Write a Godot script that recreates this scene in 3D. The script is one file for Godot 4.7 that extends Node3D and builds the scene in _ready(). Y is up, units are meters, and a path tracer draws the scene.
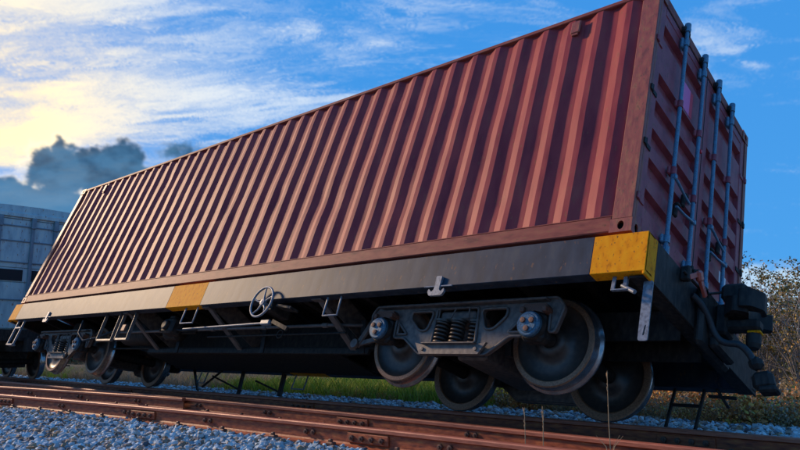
extends Node3D

# ------------------------------------------------------------------ frames
const TILT := 22.47            # the wagon body leans away from the camera
const SUN_DIR := Vector3(-0.8935, 0.407, 0.190)   # towards the sun
var body_t := Transform3D(Basis(Vector3.RIGHT, deg_to_rad(-TILT)), Vector3(0, 1.691, 0))   # container bottom near corner, far end of the wagon
var M := {}
var rng := RandomNumberGenerator.new()
var used := {}

# ------------------------------------------------------------------ mesh helpers
func mb() -> SurfaceTool:
	var s := SurfaceTool.new()
	s.begin(Mesh.PRIMITIVE_TRIANGLES)
	return s

func face(s: SurfaceTool, pts: Array, out: Vector3, g := -1) -> void:
	s.set_smooth_group(g)
	for i in range(1, pts.size() - 1):
		var a: Vector3 = pts[0]
		var b: Vector3 = pts[i]
		var c: Vector3 = pts[i + 1]
		if (b - a).cross(c - a).dot(out) > 0.0:
			var t := b
			b = c
			c = t
		s.add_vertex(a); s.add_vertex(b); s.add_vertex(c)

func box(s: SurfaceTool, c: Vector3, size: Vector3, bas := Basis(), bev := 0.0) -> void:
	var h := size * 0.5
	var e: float = minf(bev, minf(h.x, minf(h.y, h.z)) * 0.8)
	for ax in 3:
		var u := (ax + 1) % 3
		var v := (ax + 2) % 3
		for sg in [-1.0, 1.0]:
			var n := Vector3.ZERO
			n[ax] = sg
			var p := []
			for q in [[-1, -1], [1, -1], [1, 1], [-1, 1]]:
				var w := Vector3.ZERO
				w[ax] = sg * h[ax]
				w[u] = q[0] * (h[u] - e)
				w[v] = q[1] * (h[v] - e)
				p.append(c + bas * w)
			face(s, p, bas * n)
	if e <= 0.0:
		return
	for ax in 3:
		var u := (ax + 1) % 3
		var v := (ax + 2) % 3
		for su in [-1.0, 1.0]:
			for sv in [-1.0, 1.0]:
				var p := []
				for q in [[-1, 0], [1, 0], [1, 1], [-1, 1]]:
					var w := Vector3.ZERO
					w[ax] = q[0] * (h[ax] - e)
					w[u] = su * (h[u] - (e if q[1] == 1 else 0.0))
					w[v] = sv * (h[v] - (0.0 if q[1] == 1 else e))
					p.append(c + bas * w)
				var n := Vector3.ZERO
				n[u] = su
				n[v] = sv
				face(s, p, bas * n)
	for sx in [-1.0, 1.0]:
		for sy in [-1.0, 1.0]:
			for sz in [-1.0, 1.0]:
				var g := Vector3(sx, sy, sz)
				var p := []
				for ax in 3:
					var w := Vector3(sx * (h.x - e), sy * (h.y - e), sz * (h.z - e))
					w[ax] = g[ax] * h[ax]
					p.append(c + bas * w)
				face(s, p, bas * g)

func bx(s: SurfaceTool, a: Vector3, b: Vector3, bev := 0.004) -> void:
	box(s, (a + b) * 0.5, (b - a).abs(), Basis(), bev)

func bar(s: SurfaceTool, a: Vector3, b: Vector3, w: float, h: float, up := Vector3.UP, bev := 0.003) -> void:
	var d := (b - a).normalized()
	var side := d.cross(up)
	if side.length() < 0.01:
		side = d.cross(Vector3.RIGHT)
	side = side.normalized()
	box(s, (a + b) * 0.5, Vector3((b - a).length(), h, w), Basis(d, side.cross(d), side), bev)

func tube(s: SurfaceTool, pts: Array, r, n := 8, caps := true, g := 1) -> void:
	var rings := []
	var d0: Vector3 = (pts[1] - pts[0]).normalized()
	var u := d0.cross(Vector3.UP)
	if u.length() < 0.05:
		u = d0.cross(Vector3.RIGHT)
	u = u.normalized()
	for i in pts.size():
		var d: Vector3 = ((pts[mini(i + 1, pts.size() - 1)] - pts[maxi(i - 1, 0)]) as Vector3).normalized()
		u = (u - d * u.dot(d)).normalized()
		var v := d.cross(u)
		var rr: float = r if not r is Array else r[i]
		var ring := []
		for k in n:
			var a := TAU * k / n
			ring.append(pts[i] + (u * cos(a) + v * sin(a)) * rr)
		rings.append(ring)
	for i in pts.size() - 1:
		var mid: Vector3 = (pts[i] + pts[i + 1]) * 0.5
		for k in n:
			var q := [rings[i][k], rings[i][(k + 1) % n], rings[i + 1][(k + 1) % n], rings[i + 1][k]]
			face(s, q, (q[0] + q[1] + q[2] + q[3]) * 0.25 - mid, g)
	if caps:
		face(s, rings[0], pts[0] - pts[1])
		face(s, rings[-1], pts[-1] - pts[-2])

func lathe(s: SurfaceTool, o: Vector3, bas: Basis, prof: Array, n := 32, smooth := false) -> void:
	# prof: Vector2(radius, height along bas.y)
	for j in prof.size() - 1:
		var p: Vector2 = prof[j]
		var q: Vector2 = prof[j + 1]
		var nl := Vector2(q.y - p.y, -(q.x - p.x))
		for k in n:
			var a := TAU * k / n
			var b := TAU * (k + 1) / n
			var pts := []
			for t in [[p, a], [p, b], [q, b], [q, a]]:
				pts.append(o + bas * Vector3(t[0].x * cos(t[1]), t[0].y, t[0].x * sin(t[1])))
			if p.x < 1e-5:
				pts.remove_at(1)
			elif q.x < 1e-5:
				pts.remove_at(2)
			var m := (a + b) * 0.5
			face(s, pts, bas * Vector3(nl.x * cos(m), nl.y, nl.x * sin(m)), 2 if smooth else 3 + j)

func keyhole(outer: PackedVector2Array, holes: Array) -> PackedVector2Array:
	var o := outer.duplicate()
	if Geometry2D.is_polygon_clockwise(o):
		o.reverse()
	for h0 in holes:
		var h: PackedVector2Array = h0.duplicate()
		if not Geometry2D.is_polygon_clockwise(h):
			h.reverse()
		var best := 1e9
		var bi := 0
		var bj := 0
		for i in o.size():
			for j in h.size():
				var d: float = o[i].distance_to(h[j])
				if d < best:
					best = d; bi = i; bj = j
		var m := PackedVector2Array()
		for i in bi + 1:
			m.append(o[i])
		for j in h.size() + 1:
			m.append(h[(bj + j) % h.size()])
		for i in range(bi, o.size()):
			m.append(o[i])
		o = m
	return o

func prism(s: SurfaceTool, outer: PackedVector2Array, o: Vector3, bu: Vector3, bv: Vector3, depth: Vector3, holes := []) -> void:
	var poly := keyhole(outer, holes)
	var idx := Geometry2D.triangulate_polygon(poly)
	if idx.is_empty():
		push_warning("triangulation failed")
	var w := func(p: Vector2) -> Vector3: return o + bu * p.x + bv * p.y
	for t in range(0, idx.size(), 3):
		var a: Vector3 = w.call(poly[idx[t]])
		var b: Vector3 = w.call(poly[idx[t + 1]])
		var c: Vector3 = w.call(poly[idx[t + 2]])
		face(s, [a, b, c], -depth)
		face(s, [a + depth, b + depth, c + depth], depth)
	var loops := [outer]
	loops.append_array(holes)
	for li in loops.size():
		var L: PackedVector2Array = loops[li]
		var cw := Geometry2D.is_polygon_clockwise(L)
		for i in L.size():
			var p := L[i]
			var q := L[(i + 1) % L.size()]
			var nn := Vector2(q.y - p.y, p.x - q.x)
			if cw:
				nn = -nn
			if li > 0:
				nn = -nn
			face(s, [w.call(p), w.call(q), w.call(q) + depth, w.call(p) + depth], bu * nn.x + bv * nn.y)

func rounded(pts: Array, r: float, n := 4) -> PackedVector2Array:
	var out := PackedVector2Array()
	for i in pts.size():
		var p: Vector2 = pts[i]
		var a: Vector2 = pts[(i + pts.size() - 1) % pts.size()]
		var b: Vector2 = pts[(i + 1) % pts.size()]
		var rr := minf(r, 0.45 * minf(p.distance_to(a), p.distance_to(b)))
		var pa := p + (a - p).normalized() * rr
		var pb := p + (b - p).normalized() * rr
		for k in n + 1:
			var t := float(k) / n
			out.append(pa.lerp(p, t).lerp(p.lerp(pb, t), t))
	return out

func to_mesh(s: SurfaceTool, m: Material) -> ArrayMesh:
	s.generate_normals()
	s.index()
	var me := s.commit()
	me.surface_set_material(0, m)
	return me

func obj(called: String, s: SurfaceTool, m: Material, parent: Node = self, t := Transform3D()) -> MeshInstance3D:
	var o := MeshInstance3D.new()
	o.name = called
	o.mesh = to_mesh(s, m)
	o.transform = t
	parent.add_child(o, true)
	return o

func inst(called: String, me: Mesh, parent: Node, t := Transform3D()) -> MeshInstance3D:
	var o := MeshInstance3D.new()
	o.name = called
	o.mesh = me
	o.transform = t
	parent.add_child(o, true)
	return o

func numbered(c: String) -> String:
	var k: int = used.get(c, 0)
	used[c] = k + 1
	return c if k == 0 else "%s_%03d" % [c, k]

func tag(o: Node, label: String, category: String, group := "") -> void:
	o.set_meta("label", label)
	o.set_meta("category", category)
	if group:
		o.set_meta("group", group)

func thing(called: String, label: String, category: String, t := Transform3D(), group := "") -> Node3D:
	var o := Node3D.new()
	o.name = numbered(called)
	o.transform = t
	add_child(o)
	tag(o, label, category, group)
	return o

# ------------------------------------------------------------------ materials
func lin(r: float, g: float, b: float) -> Color:
	return Color(r, g, b).linear_to_srgb()

func ntex(sd: int, freq: float, cols: Array, offs: Array, size := 512, oct := 5, warp := 0.0, kind := FastNoiseLite.TYPE_SIMPLEX_SMOOTH) -> NoiseTexture2D:
	var n := FastNoiseLite.new()
	n.seed = sd
	n.noise_type = kind
	n.frequency = freq
	n.fractal_octaves = oct
	if warp > 0.0:
		n.domain_warp_enabled = true
		n.domain_warp_amplitude = warp
	var t := NoiseTexture2D.new()
	t.width = size
	t.height = size
	t.seamless = true
	t.noise = n
	var gr := Gradient.new()
	gr.offsets = PackedFloat32Array(offs)
	gr.colors = PackedColorArray(cols)
	t.color_ramp = gr
	return t

func ntnormal(sd: int, freq: float, strength: float, size := 512, oct := 5) -> NoiseTexture2D:
	var n := FastNoiseLite.new()
	n.seed = sd
	n.frequency = freq
	n.fractal_octaves = oct
	var t := NoiseTexture2D.new()
	t.width = size
	t.height = size
	t.seamless = true
	t.noise = n
	t.as_normal_map = true
	t.bump_strength = strength
	return t

func mat(nm: String, tex: Texture2D, rough: float, metal := 0.0, scale := Vector3.ONE, nrm: Texture2D = null, nscale := 1.0, spec := 0.5) -> StandardMaterial3D:
	var m := StandardMaterial3D.new()
	m.resource_name = nm
	m.albedo_texture = tex
	m.roughness = rough
	m.metallic = metal
	m.metallic_specular = spec
	m.uv1_triplanar = true
	m.uv1_scale = scale
	if nrm:
		m.normal_enabled = true
		m.normal_texture = nrm
		m.normal_scale = nscale
	M[nm] = m
	return m

func worn(m: StandardMaterial3D, sd: int, freq: float, from: float, to: float, cols: Array, most := 1.0) -> void:
	# specks and patches of rust or bare metal breaking through the paint
	m.detail_enabled = true
	m.detail_mask = ntex(sd, freq, [Color(0, 0, 0), Color(0, 0, 0), Color(most, most, most)], [0.0, from, to], 1024, 6)
	m.detail_albedo = ntex(sd + 1, 0.03, cols, [0.0, 1.0], 256)
	m.detail_blend_mode = BaseMaterial3D.BLEND_MODE_MIX

func flat(nm: String, c: Color, rough: float, metal := 0.0) -> StandardMaterial3D:
	var m := StandardMaterial3D.new()
	m.resource_name = nm
	m.albedo_color = c
	m.roughness = rough
	m.metallic = metal
	M[nm] = m
	return m

func make_materials() -> void:
	var bump := ntnormal(5, 0.02, 2.0)
	var dents := ntnormal(6, 0.006, 3.0)
	# maroon container paint: faded patches, thin vertical stains, few rust specks
	mat("maroon", ntex(11, 0.012, [lin(0.20, 0.024, 0.030), lin(0.285, 0.038, 0.041), lin(0.315, 0.046, 0.046), lin(0.335, 0.056, 0.050), lin(0.36, 0.09, 0.06)], [0.0, 0.35, 0.55, 0.75, 1.0]), 0.55, 0.0, Vector3(0.9, 0.22, 0.9), dents, 0.25, 0.3)
	mat("maroon_rusty", ntex(12, 0.02, [lin(0.15, 0.034, 0.022), lin(0.27, 0.055, 0.034), lin(0.30, 0.065, 0.038), lin(0.32, 0.078, 0.040), lin(0.33, 0.11, 0.045), lin(0.15, 0.05, 0.02)], [0.0, 0.3, 0.5, 0.68, 0.82, 0.97]), 0.55, 0.0, Vector3(1.3, 0.5, 1.3), bump, 0.5)
	mat("maroon_rail", ntex(13, 0.018, [lin(0.12, 0.030, 0.026), lin(0.24, 0.056, 0.042), lin(0.29, 0.075, 0.050), lin(0.32, 0.11, 0.06)], [0.0, 0.35, 0.6, 1.0]), 0.6, 0.0, Vector3(0.35, 1.2, 1.2), dents, 0.25, 0.32)
	mat("door_paint", ntex(14, 0.014, [lin(0.22, 0.042, 0.055), lin(0.31, 0.062, 0.076), lin(0.34, 0.074, 0.085), lin(0.37, 0.10, 0.085)], [0.0, 0.4, 0.7, 1.0]), 0.5, 0.0, Vector3(0.8, 0.5, 0.8), dents, 0.25, 0.36)
	mat("rod_paint", ntex(15, 0.03, [lin(0.06, 0.06, 0.07), lin(0.07, 0.19, 0.29), lin(0.10, 0.25, 0.36), lin(0.13, 0.29, 0.40)], [0.0, 0.25, 0.6, 1.0]), 0.4, 0.0, Vector3(3, 1, 3), bump, 0.3)
	mat("sill_paint", ntex(16, 0.015, [lin(0.014, 0.019, 0.028), lin(0.021, 0.030, 0.046), lin(0.029, 0.041, 0.060), lin(0.060, 0.062, 0.066)], [0.0, 0.4, 0.7, 1.0]), 0.56, 0.0, Vector3(0.7, 0.3, 1.0), dents, 0.2, 0.36)
	mat("yellow_paint", ntex(17, 0.02, [lin(0.45, 0.14, 0.006), lin(0.82, 0.27, 0.003), lin(0.87, 0.315, 0.004), lin(0.88, 0.36, 0.008)], [0.0, 0.25, 0.6, 1.0]), 0.7, 0.0, Vector3(1.5, 0.8, 1.5), bump, 0.25, 0.25)
	mat("under_black", ntex(18, 0.02, [lin(0.012, 0.010, 0.009), lin(0.024, 0.020, 0.018), lin(0.038, 0.031, 0.026), lin(0.075, 0.050, 0.034)], [0.0, 0.4, 0.7, 1.0]), 0.62, 0.0, Vector3(1.5, 0.6, 1.5), bump, 0.5, 0.32)
	mat("bogie_grey", ntex(19, 0.025, [lin(0.055, 0.040, 0.034), lin(0.10, 0.075, 0.066), lin(0.14, 0.105, 0.088), lin(0.20, 0.13, 0.09)], [0.0, 0.38, 0.65, 1.0]), 0.5, 0.0, Vector3(1, 1, 1), bump, 0.35)
	mat("wheel_steel", ntex(20, 0.03, [lin(0.040, 0.032, 0.028), lin(0.065, 0.050, 0.042), lin(0.10, 0.072, 0.056)], [0.0, 0.5, 1.0]), 0.42, 0.3, Vector3(1, 1, 1), bump, 0.2)
	mat("rim_rust", ntex(21, 0.03, [lin(0.12, 0.055, 0.028), lin(0.24, 0.11, 0.055), lin(0.36, 0.17, 0.085)], [0.0, 0.5, 1.0]), 0.45, 0.3, Vector3(3, 3, 3), bump, 0.4)
	mat("tread_steel", ntex(22, 0.03, [lin(0.25, 0.24, 0.24), lin(0.42, 0.41, 0.42)], [0.0, 1.0], 256, 3), 0.25, 0.85, Vector3(3, 3, 3))
	mat("cap_blue", ntex(23, 0.04, [lin(0.03, 0.04, 0.05), lin(0.05, 0.11, 0.16), lin(0.08, 0.19, 0.27)], [0.0, 0.45, 1.0], 256), 0.38, 0.2, Vector3(4, 4, 4), bump, 0.4)
	mat("galvanised", ntex(24, 0.03, [lin(0.08, 0.085, 0.10), lin(0.17, 0.19, 0.22), lin(0.26, 0.28, 0.31)], [0.0, 0.5, 1.0], 256), 0.5, 0.15, Vector3(3, 3, 3), bump, 0.3)
	mat("rubber", ntex(25, 0.04, [lin(0.012, 0.012, 0.013), lin(0.03, 0.03, 0.032)], [0.0, 1.0], 256), 0.6, 0.0, Vector3(3, 3, 3), bump, 0.3)
	mat("bolt_rust", ntex(26, 0.05, [lin(0.07, 0.035, 0.025), lin(0.24, 0.09, 0.05)], [0.0, 1.0], 256), 0.6, 0.2, Vector3(6, 6, 6))
	mat("red_lever", ntex(27, 0.04, [lin(0.30, 0.05, 0.03), lin(0.62, 0.10, 0.06)], [0.0, 1.0], 256), 0.45, 0.0, Vector3(4, 4, 4))
	mat("rail_rust", ntex(28, 0.02, [lin(0.10, 0.018, 0.009), lin(0.28, 0.050, 0.016), lin(0.39, 0.082, 0.022), lin(0.50, 0.16, 0.036)], [0.0, 0.35, 0.65, 1.0]), 0.6, 0.0, Vector3(0.6, 2.5, 2.5), bump, 0.8)
	mat("rail_head", ntex(29, 0.02, [lin(0.22, 0.055, 0.030), lin(0.40, 0.115, 0.062), lin(0.48, 0.165, 0.095)], [0.0, 0.5, 1.0]), 0.52, 0.1, Vector3(0.4, 4, 8), bump, 0.4)
	mat("sleeper", ntex(30, 0.02, [lin(0.10, 0.085, 0.075), lin(0.20, 0.18, 0.16)], [0.0, 1.0]), 0.85, 0.0, Vector3(1, 1, 0.3), bump, 0.8)
	mat("grey_blue", ntex(31, 0.012, [lin(0.22, 0.34, 0.36), lin(0.30, 0.47, 0.49), lin(0.36, 0.54, 0.54), lin(0.44, 0.54, 0.48)], [0.0, 0.4, 0.7, 1.0]), 0.5, 0.0, Vector3(0.9, 0.25, 0.9), dents, 0.3)
	mat("grey_blue_dark", ntex(32, 0.02, [lin(0.10, 0.17, 0.20), lin(0.16, 0.25, 0.29)], [0.0, 1.0]), 0.5, 0.0, Vector3(1, 0.5, 1), bump, 0.3)
	mat("ground_gravel", ntex(33, 0.08, [lin(0.06, 0.065, 0.07), lin(0.16, 0.19, 0.22), lin(0.26, 0.30, 0.34), lin(0.2, 0.15, 0.11)], [0.0, 0.45, 0.75, 1.0]), 0.9, 0.0, Vector3(1.2, 1.2, 1.2), ntnormal(40, 0.08, 8.0), 1.0)
	mat("earth", ntex(34, 0.03, [lin(0.05, 0.035, 0.02), lin(0.11, 0.08, 0.045), lin(0.15, 0.11, 0.06), lin(0.10, 0.12, 0.04)], [0.0, 0.45, 0.75, 1.0]), 0.95, 0.0, Vector3(0.3, 0.3, 0.3), ntnormal(41, 0.05, 8.0), 1.0)
	mat("bark", ntex(35, 0.03, [lin(0.10, 0.085, 0.075), lin(0.28, 0.25, 0.23), lin(0.38, 0.35, 0.32)], [0.0, 0.5, 1.0], 256), 0.8, 0.0, Vector3(3, 3, 3))
	worn(M.maroon, 61, 0.03, 0.77, 0.83, [lin(0.16, 0.05, 0.03), lin(0.34, 0.13, 0.06)], 0.8)
	worn(M.maroon_rusty, 63, 0.03, 0.70, 0.78, [lin(0.10, 0.035, 0.02), lin(0.36, 0.14, 0.045)])
	worn(M.maroon_rail, 65, 0.03, 0.70, 0.80, [lin(0.12, 0.04, 0.025), lin(0.33, 0.14, 0.06)])
	worn(M.door_paint, 67, 0.03, 0.68, 0.76, [lin(0.12, 0.035, 0.03), lin(0.30, 0.11, 0.06)], 0.9)
	worn(M.yellow_paint, 69, 0.02, 0.72, 0.82, [lin(0.07, 0.035, 0.02), lin(0.34, 0.13, 0.03)], 0.9)
	worn(M.sill_paint, 71, 0.02, 0.76, 0.86, [lin(0.10, 0.045, 0.025), lin(0.20, 0.10, 0.06)], 0.9)
	worn(M.rod_paint, 73, 0.05, 0.62, 0.70, [lin(0.10, 0.05, 0.03), lin(0.22, 0.11, 0.07)])
	worn(M.grey_blue, 75, 0.02, 0.74, 0.84, [lin(0.14, 0.07, 0.04), lin(0.32, 0.17, 0.08)], 0.9)
	flat("pink_sticker", lin(0.86, 0.12, 0.34), 0.4)
	flat("red_sticker", lin(0.75, 0.012, 0.03), 0.4)
	flat("white_sticker", lin(0.62, 0.64, 0.66), 0.45)
	flat("dark_hole", lin(0.008, 0.008, 0.009), 0.9)
	flat("glass_dark", lin(0.01, 0.012, 0.015), 0.85)

func leaf_mat(nm: String, c: Color, back := 0.35) -> StandardMaterial3D:
	var m := flat(nm, c, 0.7)
	m.backlight_enabled = true
	m.backlight = Color(c.r * back, c.g * back, c.b * back)
	m.cull_mode = BaseMaterial3D.CULL_DISABLED
	m.vertex_color_use_as_albedo = true
	return m

# ------------------------------------------------------------------ sky
func sky_image() -> Image:
	var W := 4096
	var H := 2048
	var im := Image.create_empty(W, H, false, Image.FORMAT_RGBF)
	var low := Color(0.12, 0.14, 0.15)
	im.fill(low)
	var cir := FastNoiseLite.new()
	cir.seed = 3; cir.frequency = 1.0; cir.fractal_octaves = 6; cir.fractal_gain = 0.55
	cir.domain_warp_enabled = true; cir.domain_warp_amplitude = 0.45; cir.domain_warp_frequency = 1.3; cir.domain_warp_fractal_octaves = 3
	var big := FastNoiseLite.new()
	big.seed = 8; big.frequency = 0.8; big.fractal_octaves = 3
	var puff := FastNoiseLite.new()
	puff.seed = 21; puff.frequency = 6.0; puff.fractal_octaves = 5; puff.fractal_gain = 0.52
	var rot := Basis(Vector3.UP, deg_to_rad(-38.0))
	for y in range(0, H / 2 + 16):
		var el := PI / 2 - PI * (y + 0.5) / H
		var sy := sin(el)
		var cy := cos(el)
		var x := 0
		while x < W:
			var th := TAU * (x + 0.5) / W        # u = atan2(x, -z) / TAU
			var d := Vector3(sin(th) * cy, sy, -cos(th) * cy)
			var az := rad_to_deg(atan2(-d.z, -d.x))
			var fine := floorf(az / 8.0) >= 0.0 and az < 96.0 and el < deg_to_rad(36.0)
			if not fine and y % 4 != 0:
				x += 8
				continue
			var skip := not fine
			var step := 1 if fine else 8
			var c := sky_color(d, az, rad_to_deg(el), cir, big, puff, rot)
			for k in step:
				if x + k < W:
					im.set_pixel(x + k, y, c)
					if skip and y + 1 < H:
						im.set_pixel(x + k, y + 1, c)
						im.set_pixel(x + k, y + 2, c)
						im.set_pixel(x + k, y + 3, c)
			x += step
	return im

var puffs := [Vector3(18.8, 13.2, 0.8), Vector3(19.6, 14.0, 1.25), Vector3(20.6, 14.2, 1.4), Vector3(21.7, 13.8, 1.2), Vector3(22.8, 13.6, 1.2), Vector3(23.8, 14.3, 1.25), Vector3(24.6, 14.9, 1.25), Vector3(25.5, 14.2, 1.2), Vector3(26.4, 13.3, 1.1), Vector3(27.4, 12.6, 1.0), Vector3(15.0, 11.6, 1.3), Vector3(12.0, 11.8, 1.6), Vector3(6.0, 12.0, 2.2), Vector3(-3.0, 11.0, 2.5)]

func sky_color(d: Vector3, az: float, el: float, cir: FastNoiseLite, big: FastNoiseLite, puff: FastNoiseLite, rot: Basis) -> Color:
	var up := clampf(d.y, 0.0, 1.0)
	var glow_at := Vector3(-0.925, 0.285, -0.25).normalized()      # the brightest thin cloud, beside the sun
	var ang := rad_to_deg(acos(clampf(d.dot(glow_at), -1.0, 1.0)))
	var sang := rad_to_deg(acos(clampf(d.dot(SUN_DIR.normalized()), -1.0, 1.0)))
	var blue := Vector3(0.060, 0.265, 0.56).lerp(Vector3(0.020, 0.155, 0.47), pow(up, 0.5))
	# high thin cloud on a flat layer
	var q := rot * d
	var inv := 1.0 / (maxf(d.y, 0.0) + 0.16)
	var p := Vector3(q.x * inv * 0.7, 0.0, q.z * inv * 1.9)
	var n := cir.get_noise_3d(p.x, 0.3, p.z)
	var n2 := cir.get_noise_3d(p.x * 3.3 + 7.0, 2.3, p.z * 3.3)
	var b := big.get_noise_3d(p.x * 0.8 + 5.0, 4.1, p.z * 0.6)
	var toward := exp(-ang * ang / (2.0 * 9.0 * 9.0))
	var wide := exp(-ang * ang / (2.0 * 22.0 * 22.0))
	var cov := clampf(n * 1.15 + n2 * 0.36 + b * 0.85 + 0.0 - 0.03 + 0.45 * toward + 0.22 * wide, 0.0, 1.0)
	cov = cov * cov * (3.0 - 2.0 * cov)
	var white := Vector3(0.50, 0.56, 0.62).lerp(Vector3(0.70, 0.58, 0.37), exp(-ang * ang / (2.0 * 8.0 * 8.0)))
	var c := blue.lerp(white, cov * (0.55 + 0.45 * wide))
	c += Vector3(1.0, 0.66, 0.24) * (0.12 * exp(-ang * ang / (2.0 * 8.0 * 8.0)))
	c += Vector3(1.0, 0.78, 0.46) * (0.45 * exp(-sang * sang / (2.0 * 7.0 * 7.0)) + 2.0 * exp(-sang * sang / (2.0 * 3.2 * 3.2)))
	# low cumulus, seen against the light near the sun
	var w := absf(puff.get_noise_3d(az * 0.025, el * 0.032, 3.0))
	var w2 := absf(puff.get_noise_3d(az * 0.09, el * 0.11, 7.0))
	var w3 := puff.get_noise_3d(az * 0.05 + 3.0, el * 0.09, 17.0)
	var f1 := puff.get_noise_3d(az * 0.075, el * 0.085, 31.0)
	var top := 5.5 + 3.0 * big.get_noise_3d(d.x * 3.0, 1.7, d.z * 3.0)
	if az > -25.0 and az < 60.0:
		top = maxf(top, 12.3 - 0.012 * (az - 18.0) * (az - 18.0))
	var edge := top - el
	for c0 in puffs:
		var dy: float = el - c0.y
		edge = maxf(edge, c0.z - Vector2((az - c0.x) * 0.97, dy if dy > 0.0 else dy * 0.22).length())
	edge += 0.85 * f1 + 0.12 * (0.2 - w2)
	var isle := 1.0 - Vector2((az - 29.6) / 1.9, (el - 15.5) / 0.75).length() + 1.2 * (0.2 - w2) + 0.8 * w3
	edge = maxf(edge, isle * 0.45)
	if edge > -1.0:
		var k := smoothstep(-0.12, 0.42, edge)
		var shade := Vector3(0.016, 0.052, 0.105).lerp(Vector3(0.040, 0.115, 0.21), clampf(0.5 + 1.4 * w3 + 0.8 * (w - 0.25), 0.0, 1.0))
		shade = shade.lerp(Vector3(0.050, 0.155, 0.29), clampf((13.2 - el) / 2.5, 0.0, 0.8))
		shade = shade.lerp(Vector3(0.40, 0.54, 0.68), clampf((ang - 20.0) / 40.0, 0.0, 0.75))
		var rim := exp(-pow((edge - 0.05) / 0.22, 2.0)) * exp(-ang * ang / (2.0 * 7.0 * 7.0))
		c = c.lerp(shade, k * 0.95) + Vector3(1.0, 0.76, 0.38) * (0.22 * rim)
	return Color(c.x, c.y, c.z)

# ------------------------------------------------------------------ main
func _ready() -> void:
	rng.seed = 77
	var cam := Camera3D.new()
	cam.name = "camera"
	cam.fov = 36.09
	cam.near = 0.05
	cam.far = 2000.0
	var fwd := Vector3(-0.66478, 0.17752, -0.72564).normalized()
	var upv := Vector3(0.11992, 0.98412, 0.1309)
	var right := fwd.cross(upv).normalized()
	cam.transform = Transform3D(Basis(right, right.cross(fwd).normalized(), -fwd), Vector3(14.347, 0.816, 4.896))
	add_child(cam)
	var env := Environment.new()
	env.background_mode = Environment.BG_SKY
	var sky := Sky.new()
	var pm := PanoramaSkyMaterial.new()
	pm.panorama = ImageTexture.create_from_image(sky_image())
	sky.sky_material = pm
	env.sky = sky
	env.tonemap_mode = Environment.TONE_MAPPER_LINEAR
	env.tonemap_exposure = 1.6
	env.sdfgi_enabled = true
	env.ssao_enabled = true
	env.ssil_enabled = true
	var we := WorldEnvironment.new()
	we.name = "environment"
	we.environment = env
	add_child(we)
	var sun := DirectionalLight3D.new()
	sun.name = "sun"
	sun.light_energy = 0.78
	sun.light_color = Color(1.0, 0.86, 0.70)
	sun.light_angular_distance = 7.0
	sun.shadow_enabled = true
	sun.transform = Transform3D(Basis.looking_at(-SUN_DIR.normalized(), Vector3.UP), Vector3(0, 20, 0))
	add_child(sun)

	make_materials()
	build_ground()
	build_track()
	build_wagon()
	build_container()
	build_neighbour()
	build_plants()

# ------------------------------------------------------------------ ground and track
func structure(o: Node) -> void:
	o.set_meta("kind", "structure")

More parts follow.
